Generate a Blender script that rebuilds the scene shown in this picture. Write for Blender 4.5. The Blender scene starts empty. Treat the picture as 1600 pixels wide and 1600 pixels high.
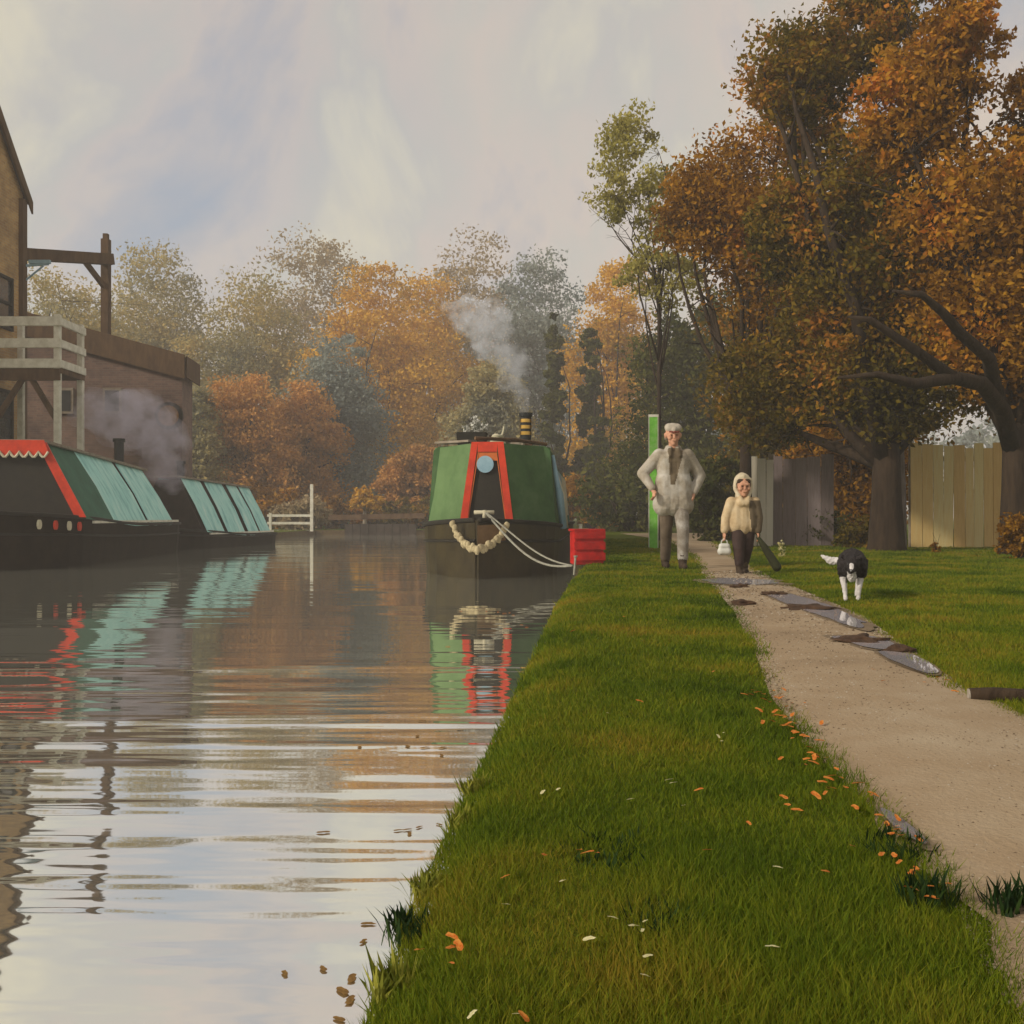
import bpy, bmesh, math, random
import numpy as np
from mathutils import Vector, Matrix, noise as mnoise
random.seed(7); rng = np.random.default_rng(7)
R = math.radians; PI = math.pi
scene = bpy.context.scene
COL = scene.collection
EYE = .645; WZ = -.255; F = 1600.0
def P(x, y, d):                       # a point of the view at a distance, metres
    return Vector(((x-800)/F*d, d, EYE-(y-808)/F*d))
def G(x, y, z=0.0):                   # the place on the ground plane z
    d = F*(EYE-z)/(y-808)
    return Vector(((x-800)/F*d, d, z))

# ------------------------------------------------------------------ helpers
class MB:
    def __init__(s): s.v = []; s.f = []; s.m = []
    def add(s, vs, fs, mi=0):
        n = len(s.v); s.v += [tuple(v) for v in vs]
        for f in fs: s.f.append(tuple(i+n for i in f)); s.m.append(mi)
        return s
    def box(s, c, size, rz=0, rx=0, ry=0, mi=0, taper=1.0):
        M = Matrix.Translation(c) @ Matrix.Rotation(rz,4,'Z') @ Matrix.Rotation(ry,4,'Y') @ Matrix.Rotation(rx,4,'X')
        hx, hy, hz = size[0]/2, size[1]/2, size[2]/2
        vs = [M @ Vector((sx*hx*(taper if sz>0 else 1), sy*hy*(taper if sz>0 else 1), sz*hz)) for sz in (-1,1) for sy in (-1,1) for sx in (-1,1)]
        return s.add(vs, [(0,2,3,1),(4,5,7,6),(0,1,5,4),(2,6,7,3),(0,4,6,2),(1,3,7,5)], mi)
    def tube(s, pts, rad, n=8, mi=0, cap=True):
        pts = [Vector(p) for p in pts]
        if not hasattr(rad, '__len__'): rad = [rad]*len(pts)
        vs = []; up = None
        for i, p in enumerate(pts):
            t = (pts[min(i+1,len(pts)-1)]-pts[max(i-1,0)]).normalized()
            if up is None:
                up = t.orthogonal().normalized()
            else:
                up = (up - t*up.dot(t)); up = up.normalized() if up.length > 1e-6 else t.orthogonal().normalized()
            b = t.cross(up)
            for k in range(n):
                a = 2*PI*k/n
                vs.append(p + (up*math.cos(a)+b*math.sin(a))*rad[i])
        fs = []
        for i in range(len(pts)-1):
            for k in range(n):
                fs.append((i*n+k, i*n+(k+1)%n, (i+1)*n+(k+1)%n, (i+1)*n+k))
        if cap:
            fs.append(tuple(range(n-1,-1,-1))); fs.append(tuple((len(pts)-1)*n+k for k in range(n)))
        return s.add(vs, fs, mi)
    def bar(s, a, b, w, h, mi=0):      # rectangular bar from a to b
        a = Vector(a); b = Vector(b); t = (b-a).normalized()
        u = t.cross(Vector((0,0,1)))
        u = u.normalized() if u.length > 1e-3 else Vector((1,0,0))
        v = u.cross(t).normalized()
        vs = [p + u*sx*w/2 + v*sy*h/2 for p in (a,b) for sx,sy in ((-1,-1),(1,-1),(1,1),(-1,1))]
        return s.add(vs, [(0,3,2,1),(4,5,6,7),(0,1,5,4),(1,2,6,5),(2,3,7,6),(3,0,4,7)], mi)
    def prism(s, poly, off, mi=0):     # extrude a polygon of 3-D points by a vector
        n = len(poly); off = Vector(off)
        vs = [Vector(p) for p in poly] + [Vector(p)+off for p in poly]
        fs = [tuple(range(n-1,-1,-1)), tuple(range(n,2*n))] + [(i,(i+1)%n,n+(i+1)%n,n+i) for i in range(n)]
        return s.add(vs, fs, mi)
    def sphere(s, c, r, nu=12, nv=8, mi=0, jit=0, seed=0):
        if not hasattr(r, '__len__'): r = (r,r,r)
        c = Vector(c); vs = [c+Vector((0,0,-r[2]))]
        for j in range(1,nv):
            ph = -PI/2+PI*j/nv
            for i in range(nu):
                th = 2*PI*i/nu
                q = Vector((math.cos(th)*math.cos(ph), math.sin(th)*math.cos(ph), math.sin(ph)))
                k = 1+jit*mnoise.noise(q*1.7+Vector((seed*3.1,seed,0))) if jit else 1
                vs.append(c+Vector((q.x*r[0],q.y*r[1],q.z*r[2]))*k)
        vs.append(c+Vector((0,0,r[2]))); L = len(vs)-1
        fs = [(0,1+(i+1)%nu,1+i) for i in range(nu)]
        for j in range(nv-2):
            for i in range(nu):
                a = 1+j*nu
                fs.append((a+i,a+(i+1)%nu,a+nu+(i+1)%nu,a+nu+i))
        a = 1+(nv-2)*nu
        fs += [(a+i,a+(i+1)%nu,L) for i in range(nu)]
        return s.add(vs, fs, mi)
    def loft(s, rings, closed=True, caps=True, mi=0):
        n = len(rings[0]); vs = [p for r in rings for p in r]; fs = []
        for i in range(len(rings)-1):
            for k in range(n if closed else n-1):
                fs.append((i*n+k, i*n+(k+1)%n, (i+1)*n+(k+1)%n, (i+1)*n+k))
        if caps and closed:
            fs.append(tuple(range(n-1,-1,-1))); fs.append(tuple((len(rings)-1)*n+k for k in range(n)))
        return s.add(vs, fs, mi)
    def mesh(s, name, smooth=False, bevel=0):
        me = bpy.data.meshes.new(name)
        me.from_pydata([tuple(v) for v in s.v], [], s.f)
        if any(s.m): me.polygons.foreach_set('material_index', s.m)
        bm = bmesh.new(); bm.from_mesh(me)
        bmesh.ops.recalc_face_normals(bm, faces=bm.faces)
        if bevel:
            ed = [e for e in bm.edges if len(e.link_faces)==2 and e.calc_face_angle(0)>.6]
            bmesh.ops.bevel(bm, geom=ed, offset=bevel, segments=2, affect='EDGES', clamp_overlap=True)
        bm.to_mesh(me); bm.free()
        if smooth:
            me.polygons.foreach_set('use_smooth', [True]*len(me.polygons))
        return me
def tag(o, label=None, cat=None, group=None, kind=None):
    if label: o['label'] = label
    if cat: o['category'] = cat
    if group: o['group'] = group
    if kind: o['kind'] = kind
    return o
def link(name, me, mats, parent=None, loc=(0,0,0), rz=0, label=None):
    o = bpy.data.objects.new(name, me); COL.objects.link(o)
    if not isinstance(mats, (list,tuple)): mats = [mats]
    for m in mats: me.materials.append(m)
    o.location = loc; o.rotation_euler = (0,0,rz)
    if parent: o.parent = parent
    if label: o['label'] = label
    return o
def ob(name, mb, mats, parent=None, smooth=False, bevel=0, loc=(0,0,0), rz=0, label=None):
    return link(name, mb.mesh(name, smooth, bevel), mats, parent, loc, rz, label)
def thing(name, label, cat, loc=(0,0,0), rz=0, group=None):
    o = bpy.data.objects.new(name, None); COL.objects.link(o)
    o.location = loc; o.rotation_euler = (0,0,rz); o.empty_display_size = .2
    return tag(o, label, cat, group)
def copy_tree(o, parent=None):
    c = o.copy(); COL.objects.link(c); c.parent = parent
    for ch in o.children: copy_tree(ch, c)
    return c
def npmesh(name, verts, nper, faces_per):          # many equal islands
    n = len(verts)//nper
    me = bpy.data.meshes.new(name)
    fp = np.array([i for f in faces_per for i in f]); fl = np.array([len(f) for f in faces_per])
    loops = (np.arange(n)[:,None]*nper + fp[None,:]).ravel().astype(np.int32)
    tot = np.tile(fl, n); start = np.concatenate([[0], np.cumsum(tot)[:-1]])
    me.vertices.add(len(verts)); me.vertices.foreach_set('co', verts.astype(np.float32).ravel())
    me.loops.add(len(loops)); me.loops.foreach_set('vertex_index', loops)
    me.polygons.add(len(tot)); me.polygons.foreach_set('loop_start', start.astype(np.int32))
    me.polygons.foreach_set('loop_total', tot.astype(np.int32))
    me.update(calc_edges=True)
    return me

# ------------------------------------------------------------------ materials
def nodes(name):
    m = bpy.data.materials.new(name); m.use_nodes = True
    nt = m.node_tree; b = nt.nodes['Principled BSDF']
    return m, nt, b
def ramp(nt, stops, interp='LINEAR'):
    r = nt.nodes.new('ShaderNodeValToRGB'); cr = r.color_ramp; cr.interpolation = interp
    while len(cr.elements) < len(stops): cr.elements.new(.5)
    for e, (p, c) in zip(cr.elements, stops):
        e.position = p; e.color = (*c, 1)
    return r
def noise_node(nt, scale, detail=4, rough=.6, stretch=None, co='Object'):
    tc = nt.nodes.new('ShaderNodeTexCoord'); n = nt.nodes.new('ShaderNodeTexNoise')
    n.inputs['Scale'].default_value = scale; n.inputs['Detail'].default_value = detail; n.inputs['Roughness'].default_value = rough
    if stretch:
        mp = nt.nodes.new('ShaderNodeMapping'); mp.inputs['Scale'].default_value = stretch
        nt.links.new(tc.outputs[co], mp.inputs['Vector']); nt.links.new(mp.outputs[0], n.inputs['Vector'])
    else: nt.links.new(tc.outputs[co], n.inputs['Vector'])
    return n
def mat(name, c, c2=None, rough=.7, scale=6, spec=.3, bump=.15, bscale=30, stretch=None, metal=0, third=None):
    m, nt, b = nodes(name)
    c2 = c2 or tuple(x*.6 for x in c)
    n = noise_node(nt, scale, 5, .65, stretch)
    st = [(.3, c2), (.65, c)] if not third else [(.25, c2), (.5, c), (.72, third)]
    r = ramp(nt, st); nt.links.new(n.outputs['Fac'], r.inputs[0]); nt.links.new(r.outputs[0], b.inputs['Base Color'])
    b.inputs['Roughness'].default_value = rough; b.inputs['Specular IOR Level'].default_value = spec
    b.inputs['Metallic'].default_value = metal
    if bump:
        n2 = noise_node(nt, bscale, 4, .6, stretch); bp = nt.nodes.new('ShaderNodeBump')
        bp.inputs['Strength'].default_value = bump; bp.inputs['Distance'].default_value = .02
        nt.links.new(n2.outputs['Fac'], bp.inputs['Height']); nt.links.new(bp.outputs[0], b.inputs['Normal'])
    return m
def leaf_mat(name, stops, scale=.5, transl=.35, spread=.35, rough=.6):
    m, nt, b = nodes(name)
    n = noise_node(nt, scale, 3, .6); g = nt.nodes.new('ShaderNodeNewGeometry')
    a = nt.nodes.new('ShaderNodeMath'); a.operation = 'MULTIPLY_ADD'; a.inputs[1].default_value = spread; a.inputs[2].default_value = -spread/2
    nt.links.new(g.outputs['Random Per Island'], a.inputs[0])
    s = nt.nodes.new('ShaderNodeMath'); s.operation = 'MULTIPLY_ADD'; s.inputs[1].default_value = 1.7; s.inputs[2].default_value = -.35
    nt.links.new(n.outputs['Fac'], s.inputs[0])
    t = nt.nodes.new('ShaderNodeMath'); t.operation = 'ADD'
    nt.links.new(a.outputs[0], t.inputs[0]); nt.links.new(s.outputs[0], t.inputs[1])
    r = ramp(nt, stops); nt.links.new(t.outputs[0], r.inputs[0])
    nt.links.new(r.outputs[0], b.inputs['Base Color']); b.inputs['Roughness'].default_value = rough; b.inputs['Specular IOR Level'].default_value = .06
    tr = nt.nodes.new('ShaderNodeBsdfTranslucent'); nt.links.new(r.outputs[0], tr.inputs['Color'])
    mx = nt.nodes.new('ShaderNodeMixShader'); mx.inputs[0].default_value = transl
    nt.links.new(b.outputs[0], mx.inputs[1]); nt.links.new(tr.outputs[0], mx.inputs[2])
    nt.links.new(mx.outputs[0], nt.nodes['Material Output'].inputs['Surface'])
    return m
def island_mat(name, cols, rough=.8, stretch=(8,8,.6), spread=1.0):
    m, nt, b = nodes(name)
    g = nt.nodes.new('ShaderNodeNewGeometry'); n = noise_node(nt, 5, 5, .7, stretch)
    a = nt.nodes.new('ShaderNodeMath'); a.operation = 'MULTIPLY_ADD'; a.inputs[1].default_value = .7; a.inputs[2].default_value = -.1
    nt.links.new(n.outputs['Fac'], a.inputs[0])
    t = nt.nodes.new('ShaderNodeMath'); t.operation = 'MULTIPLY_ADD'; t.inputs[1].default_value = .5*spread
    nt.links.new(g.outputs['Random Per Island'], t.inputs[0]); nt.links.new(a.outputs[0], t.inputs[2])
    k = len(cols); r = ramp(nt, [(.15+.7*i/(k-1), c) for i, c in enumerate(cols)])
    nt.links.new(t.outputs[0], r.inputs[0]); nt.links.new(r.outputs[0], b.inputs['Base Color']); b.inputs['Roughness'].default_value = rough
    bp = nt.nodes.new('ShaderNodeBump'); bp.inputs['Strength'].default_value = .3; bp.inputs['Distance'].default_value = .02
    nt.links.new(n.outputs['Fac'], bp.inputs['Height']); nt.links.new(bp.outputs[0], b.inputs['Normal'])
    return m
def brick_mat(name, c1, c2, mortar, scale=1.0):
    m, nt, b = nodes(name)
    tc = nt.nodes.new('ShaderNodeTexCoord'); sp = nt.nodes.new('ShaderNodeSeparateXYZ'); cb = nt.nodes.new('ShaderNodeCombineXYZ')
    nt.links.new(tc.outputs['Object'], sp.inputs[0])
    ad = nt.nodes.new('ShaderNodeMath'); ad.operation = 'ADD'
    nt.links.new(sp.outputs[0], ad.inputs[0]); nt.links.new(sp.outputs[1], ad.inputs[1])
    nt.links.new(ad.outputs[0], cb.inputs[0]); nt.links.new(sp.outputs[2], cb.inputs[1])
    br = nt.nodes.new('ShaderNodeTexBrick'); br.inputs['Scale'].default_value = scale
    br.inputs['Brick Width'].default_value = .23; br.inputs['Row Height'].default_value = .075; br.inputs['Mortar Size'].default_value = .008
    br.inputs['Color1'].default_value = (*c1,1); br.inputs['Color2'].default_value = (*c2,1); br.inputs['Mortar'].default_value = (*mortar,1)
    nt.links.new(cb.outputs[0], br.inputs['Vector'])
    n = noise_node(nt, .9, 5, .7); r = ramp(nt, [(.3,(.45,.42,.42)),(.7,(1.15,1.1,1.0))])
    nt.links.new(n.outputs['Fac'], r.inputs[0])
    mx = nt.nodes.new('ShaderNodeMix'); mx.data_type = 'RGBA'; mx.blend_type = 'MULTIPLY'; mx.inputs[0].default_value = 1
    nt.links.new(br.outputs['Color'], mx.inputs[6]); nt.links.new(r.outputs[0], mx.inputs[7])
    nt.links.new(mx.outputs[2], b.inputs['Base Color']); b.inputs['Roughness'].default_value = .9
    bp = nt.nodes.new('ShaderNodeBump'); bp.inputs['Strength'].default_value = .4; bp.inputs['Distance'].default_value = .01
    nt.links.new(br.outputs['Fac'], bp.inputs['Height']); bp.invert = True; nt.links.new(bp.outputs[0], b.inputs['Normal'])
    return m

M = {}
M['soil'] = mat('bank_soil', (.10,.065,.03), (.035,.02,.008), .95, 9, bump=.8, bscale=25, third=(.12,.11,.02))
M['path'] = mat('path_gravel', (.33,.243,.148), (.23,.165,.098), .9, 1.1, bump=.4, bscale=70, third=(.41,.33,.225))
M['wetmud'] = mat('wet_mud', (.21,.155,.095), (.15,.11,.066), .6, 7, spec=.25, bump=.5, bscale=60)
M['turf'] = mat('turf_ground', (.085,.11,.010), (.05,.065,.006), .95, 2.2, bump=.6, bscale=40, third=(.12,.13,.014), spec=.03)
M['hullblk'] = mat('black_hull_paint', (.022,.015,.008), (.010,.007,.004), .6, 3, spec=.08, bump=.2, bscale=8)
M['hullolive'] = mat('olive_hull_paint', (.050,.038,.012), (.018,.013,.006), .5, 1.6, bump=.25, bscale=6)
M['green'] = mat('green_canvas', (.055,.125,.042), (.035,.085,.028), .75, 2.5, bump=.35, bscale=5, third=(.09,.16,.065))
M['greenlit'] = mat('lit_green_canvas', (.115,.20,.075), (.075,.145,.05), .75, 3, bump=.35, bscale=5)
M['teal'] = mat('teal_canvas', (.38,.73,.67), (.15,.41,.40), .7, 2.0, bump=.35, bscale=4, stretch=(1,2.2,.6), third=(.60,.82,.74))
M['dkgreen'] = mat('dark_green_canvas', (.035,.14,.085), (.02,.085,.05), .75, 2, bump=.35, bscale=4)
M['dark'] = mat('dark_board', (.020,.017,.010), (.010,.009,.006), .7, 4)
M['dkbrown'] = mat('dark_brown_canvas', (.05,.035,.025), (.025,.018,.012), .8, 4)
M['red'] = mat('red_paint', (.62,.045,.012), (.40,.03,.010), .45, 5, bump=.05)
M['redbox'] = mat('red_plastic', (.50,.016,.012), (.26,.010,.01), .5, 9, bump=.05)
M['orange'] = mat('orange_trim', (.60,.16,.03), (.45,.10,.02), .5, 5, bump=.05)
M['blue'] = mat('pale_blue_paint', (.30,.46,.54), (.20,.34,.42), .5, 5, bump=.05)
M['cream'] = mat('cream_paint', (.62,.58,.42), (.45,.41,.28), .6, 6)
M['white'] = mat('white_paint', (.76,.74,.62), (.52,.49,.38), .6, 5, bump=.2, stretch=(1,1,1))
M['rope'] = mat('pale_rope', (.55,.47,.28), (.32,.26,.15), .9, 20, bump=.8, bscale=60)
M['ropegrey'] = mat('grey_rope', (.32,.32,.26), (.2,.19,.15), .9, 20, bump=.6, bscale=60)
M['brass'] = mat('brass_band', (.75,.48,.12), (.6,.36,.08), .3, 6, metal=1, bump=.05)
M['iron'] = mat('black_iron', (.018,.022,.022), (.01,.012,.012), .45, 6)
M['wood'] = mat('brown_timber', (.13,.075,.035), (.055,.030,.014), .85, 5, stretch=(1,1,.3), bump=.4)
M['plank'] = mat('grey_plank', (.30,.26,.20), (.17,.13,.09), .85, 5, bump=.4)
M['heart'] = mat('bow_panel', (.16,.095,.04), (.09,.05,.02), .6, 5)
M['bark'] = mat('dark_bark', (.050,.032,.018), (.018,.011,.007), .95, 6, stretch=(2,2,.4), bump=1, bscale=12)
M['barkgrey'] = mat('grey_bark', (.20,.165,.15), (.10,.08,.07), .95, 6, stretch=(2,2,.4), bump=1, bscale=12)
M['mill'] = brick_mat('ochre_brick', (.56,.36,.14), (.42,.25,.10), (.46,.38,.24))
M['ware'] = brick_mat('brown_brick', (.23,.145,.115), (.16,.10,.085), (.20,.16,.14))
M['slate'] = mat('roof_slate', (.11,.09,.075), (.06,.05,.042), .8, 4, bump=.5)
M['glass'] = mat('window_glass', (.05,.055,.06), (.03,.035,.04), .1, 3, spec=.6, bump=0)
M['amber'] = mat('amber_shutter', (.26,.12,.02), (.12,.055,.01), .6, 4)
M['fencetan'] = island_mat('tan_boards', [(.50,.31,.10),(.62,.43,.16),(.64,.55,.27)])
M['fencegrey'] = island_mat('grey_boards', [(.10,.08,.07),(.22,.17,.165),(.33,.27,.27)])
M['fencepale'] = island_mat('pale_boards', [(.48,.40,.30),(.64,.58,.46),(.72,.68,.58)])
M['reflectdark'] = mat('dark_reflection', (.085,.045,.022), (.035,.018,.010), .8, 14, bump=.7, bscale=30)
M['logend'] = mat('cut_wood', (.42,.38,.32), (.25,.21,.16), .8, 30)
M['skin'] = mat('skin', (.54,.29,.18), (.46,.23,.14), .55, 12, bump=.05)
M['jacket'] = mat('pale_jacket', (.34,.30,.235), (.14,.11,.07), .85, 5, bump=.6, bscale=12, third=(.50,.48,.43))  # brown mottling paints the jacket's shading into its colour
M['jackbrown'] = mat('brown_lining_and_shade', (.15,.115,.07), (.08,.058,.034), .9, 8, bump=.3)
M['trousers'] = mat('lit_mottled_trousers', (.25,.22,.18), (.13,.10,.075), .9, 6, bump=.5, third=(.46,.44,.40), bscale=12)
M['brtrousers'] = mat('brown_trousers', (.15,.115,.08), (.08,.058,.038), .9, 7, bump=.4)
M['boot'] = mat('brown_boot', (.055,.035,.02), (.03,.018,.01), .7, 8)
M['hat'] = mat('off_white_hat', (.50,.45,.37), (.30,.26,.20), .9, 12, bump=.4)
M['cjacket'] = mat('cream_jacket', (.50,.38,.22), (.30,.21,.11), .9, 8, bump=.45, bscale=16, third=(.60,.49,.32))
M['navy'] = mat('dark_trousers', (.060,.036,.030), (.026,.017,.015), .85, 8, bump=.3)
M['fgreen'] = mat('bright_green_paint', (.17,.52,.05), (.09,.32,.035), .65, 4, bump=.15, third=(.36,.60,.22))
M['bag'] = mat('white_bag', (.66,.66,.60), (.5,.5,.45), .6, 8)
M['olivebag'] = mat('olive_bag', (.035,.040,.012), (.02,.02,.008), .8, 8)
M['furblack'] = mat('black_fur', (.022,.017,.017), (.010,.008,.008), .7, 18, bump=.7, bscale=60, stretch=(1,1,.5))
M['furwhite'] = mat('white_fur', (.66,.64,.62), (.5,.47,.45), .8, 18, bump=.5, bscale=60)
M['eye'] = mat('dark_eye', (.01,.008,.006), (.01,.008,.006), .15, 5, bump=0)
M['hair'] = mat('brown_hair', (.06,.035,.018), (.03,.018,.01), .8, 30)
M['leaforange'] = leaf_mat('orange_leaf', [(.2,(.42,.10,.02)),(.5,(.62,.17,.03)),(.8,(.66,.28,.06))], 2, .25, .9)
M['leafpale'] = leaf_mat('pale_leaf', [(.2,(.60,.54,.22)),(.8,(.75,.70,.42))], 2, .25, .9)
M['leafbrown'] = leaf_mat('brown_leaf', [(.2,(.16,.09,.035)),(.8,(.30,.18,.06))], 2, .25, .9)
M['grass'] = leaf_mat('grass_blades', [(.12,(.042,.074,.005)),(.36,(.098,.150,.008)),(.58,(.180,.210,.012)),(.88,(.31,.22,.025))], 1.0, .3, .34, .7)
M['weed'] = leaf_mat('dark_weed', [(.2,(.012,.030,.008)),(.8,(.035,.065,.014))], 3, .25, .8)
M['reed'] = leaf_mat('yellow_green_weed', [(.2,(.12,.14,.015)),(.8,(.34,.33,.05))], 3, .3, .8)

# water: murky canal, mirror-like at this low angle, long low ripples
def water_mat(name, murk, tint, wave, fmin, rough=.02, fmax=.97):
    m = bpy.data.materials.new(name); m.use_nodes = True; nt = m.node_tree; nt.nodes.clear()
    out = nt.nodes.new('ShaderNodeOutputMaterial')
    df = nt.nodes.new('ShaderNodeBsdfDiffuse'); df.inputs['Color'].default_value = (*murk,1)
    gl = nt.nodes.new('ShaderNodeBsdfAnisotropic'); gl.inputs['Color'].default_value = (*tint,1); gl.inputs['Roughness'].default_value = rough
    fr = nt.nodes.new('ShaderNodeFresnel'); fr.inputs['IOR'].default_value = 1.33
    mp = nt.nodes.new('ShaderNodeMapRange'); mp.inputs['From Min'].default_value = .02; mp.inputs['From Max'].default_value = .6
    mp.inputs['To Min'].default_value = fmin; mp.inputs['To Max'].default_value = fmax
    nt.links.new(fr.outputs[0], mp.inputs['Value'])
    mx = nt.nodes.new('ShaderNodeMixShader'); nt.links.new(mp.outputs[0], mx.inputs[0])
    nt.links.new(df.outputs[0], mx.inputs[1]); nt.links.new(gl.outputs[0], mx.inputs[2]); nt.links.new(mx.outputs[0], out.inputs['Surface'])
    if wave:
        a = noise_node(nt, 1.0, 3, .5, (.35,2.0,1)); b2 = noise_node(nt, 1.0, 2, .5, (.12,.9,1)); c = noise_node(nt, 1, 3, .6, (.05,.75,1))
        r = ramp(nt, [(.36,(.22,.22,.22)),(.66,(1,1,1))]); nt.links.new(c.outputs['Fac'], r.inputs[0])
        mu = nt.nodes.new('ShaderNodeMath'); mu.operation = 'MULTIPLY'; nt.links.new(a.outputs['Fac'], mu.inputs[0]); nt.links.new(r.outputs[0], mu.inputs[1])
        ad = nt.nodes.new('ShaderNodeMath'); ad.operation = 'MULTIPLY_ADD'; ad.inputs[1].default_value = .30
        nt.links.new(b2.outputs['Fac'], ad.inputs[0]); nt.links.new(mu.outputs[0], ad.inputs[2])
        # sheltered, calmer water further up by the moored boats
        tcx = nt.nodes.new('ShaderNodeTexCoord'); sx = nt.nodes.new('ShaderNodeSeparateXYZ'); nt.links.new(tcx.outputs['Object'], sx.inputs[0])
        mr = nt.nodes.new('ShaderNodeMapRange'); mr.inputs['From Min'].default_value = 4; mr.inputs['From Max'].default_value = 8; mr.inputs['To Min'].default_value = 1; mr.inputs['To Max'].default_value = .24
        nt.links.new(sx.outputs[1], mr.inputs['Value'])
        mm = nt.nodes.new('ShaderNodeMath'); mm.operation = 'MULTIPLY'; nt.links.new(mr.outputs[0], mm.inputs[0]); nt.links.new(ad.outputs[0], mm.inputs[1])
        bp = nt.nodes.new('ShaderNodeBump'); bp.inputs['Strength'].default_value = 1; bp.inputs['Distance'].default_value = wave
        nt.links.new(mm.outputs[0], bp.inputs['Height'])
        nt.links.new(bp.outputs[0], gl.inputs['Normal'])
    return m
M['water'] = water_mat('canal_water', (.62,.63,.53), (.97,.97,.93), .040, .62, .03, .95)
M['puddle'] = water_mat('puddle_water', (.50,.47,.50), (.96,.96,.99), 0, .45, .02, .70)  # pale lilac base colour paints in the reflected sky

# ------------------------------------------------------------------ ground
def lerp_tab(tab, d):
    return float(np.interp(d, [t[0] for t in tab], [t[1] for t in tab]))
XR = [(-6,-.45),(0,-.24),(1.3,-.187),(1.84,-.16),(2.63,-.09),(3.66,0),(5.5,.16),(7.8,.34),(11,.66),(14.5,1.06),(20,1.62),(30,2.55),(52,4.7)]
XL = [(-6,-11.6),(10,-11.4),(28,-11.2),(35,-10.2),(52,-10.0)]
PL = [(-3,.3),(.5,.52),(1.41,.66),(1.63,.715),(2.5,.80),(3.66,.925),(5,1.18),(6.8,1.486),(9,1.80),(11.2,2.1),(16.6,2.91),(28,4.2),(34,4.3),(40,4.2)]
PR = [(-3,1.45),(1.4,1.55),(3.2,1.62),(3.8,1.68),(5,1.93),(6.6,2.26),(8.5,2.48),(10.6,2.68),(16.6,3.64),(28,5.5),(34,6.8),(40,8.2)]
def gz(x, y):
    s = x-lerp_tab(XR, y)
    k = min(1, max(0, s/.5))
    z = .018*k*mnoise.noise(Vector((x*.9,y*.5,0)))
    z -= .05*(1-min(1,max(0,s)/.16))**2          # the rounded lip of the bank
    pl, pr = lerp_tab(PL,y), lerp_tab(PR,y)
    if x > pr: z += .012*min(1,(x-pr)/.4)
    if y > 45: z += 0
    return z
mb = MB()
ds = [-6,-3,-1,0]+[.4+.2*i for i in range(18)]+[4.2+.4*i for i in range(20)]+[12.5+i for i in range(14)]+[27+2.5*i for i in range(10)]+[52]
ss = [0,.04,.08,.13,.2,.3,.45,.6,.8,1,1.25,1.5,1.8,2.1,2.5,3,3.6,4.4,5.5,7,9,12,20,45,110,400]
rows = []
for d in ds:
    xr = lerp_tab(XR,d)+.055*mnoise.noise(Vector((d*1.7,3,0)))*min(1,d/3+.25)+.02*mnoise.noise(Vector((d*7,9,0)))
    rows.append([Vector((xr+s, d, gz(xr+s,d)-(.03 if s==0 else 0))) for s in ss])
mb.loft(rows, closed=False)
edge_r = [r[0] for r in rows]
lrows = [[Vector((lerp_tab(XL,d)-s, d, -.02)) for s in (0,.5,2,6,20,110,400)] for d in ds]
mb.loft(lrows, closed=False)
xa = sorted(set([-410.0,-110,-30,-16.0,-12,-10.0,-7,-4,-1,2,4.7,7,10,20,50,115,404.7]))
frows = [[Vector((x, d, 0 if d>52 else -.01)) for x in xa] for d in (52,56,62,75,100,160,300,700)]
mb.loft(frows, closed=False)
g = ob('ground', mb, M['turf'], smooth=True); tag(g, kind='structure')
mb = MB()
er = [[p+Vector((.015,0,.01)), p+Vector((-.025-.02*random.random(),0,-.08)), p+Vector((-.01,0,-.16)), p+Vector((-.05-.03*random.random(),0,-.25)), p+Vector((-.12,0,-.6))] for p in edge_r]
mb.loft(er, closed=False)
el = [[Vector((lerp_tab(XL,d),d,-.01)), Vector((lerp_tab(XL,d)+.02,d,-.9))] for d in ds]
mb.loft(el, closed=False)
mb.add([(-10,52,-.01),(4.7,52,-.01),(4.7,51.98,-.9),(-10,51.98,-.9)], [(0,1,2,3)])
b = ob('bank_edge', mb, M['soil'], smooth=True); tag(b, kind='structure')
mb = MB()
wr = [[Vector((lerp_tab(XL,d)-.5,d,WZ)), Vector((-4,d,WZ)), Vector((lerp_tab(XR,d)+.4,d,WZ))] for d in (-6,0,3,8,14,20,28,35,44,52.3)]
mb.loft(wr, closed=False)
w = ob('canal_water', mb, M['water']); tag(w, kind='structure')
mb = MB(); mb.add([(-30,-8,-1),(20,-8,-1),(20,54,-1),(-30,54,-1)], [(0,1,2,3)])
tag(ob('canal_bed', mb, M['soil']), kind='structure')
# towpath sheet
mb = MB(); pr_ = []
dd = np.concatenate([np.arange(-2,4,.12), np.arange(4,13,.3), np.arange(13,40.1,1)])
for d in dd:
    w_ = min(1, .3+d/8) if d > 0 else .3
    a = lerp_tab(PL,d)+.055*mnoise.noise(Vector((d*1.6,1,0)))+.03*mnoise.noise(Vector((d*6,5,0)))
    c = lerp_tab(PR,d)+.075*mnoise.noise(Vector((d*1.3,8,0)))+.03*mnoise.noise(Vector((d*6,12,0)))
    row = []
    for t in np.linspace(0,1,13):
        x = a+(c-a)*t
        row.append(Vector((x, d, max(gz(x,d)+.005, .012*math.sin(t*PI)+.008 if 0<t<1 else gz(x,d)+.004))))
    pr_.append(row)
mb.loft(pr_, closed=False)
tag(ob('towpath', mb, M['path'], smooth=True), kind='structure')
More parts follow.
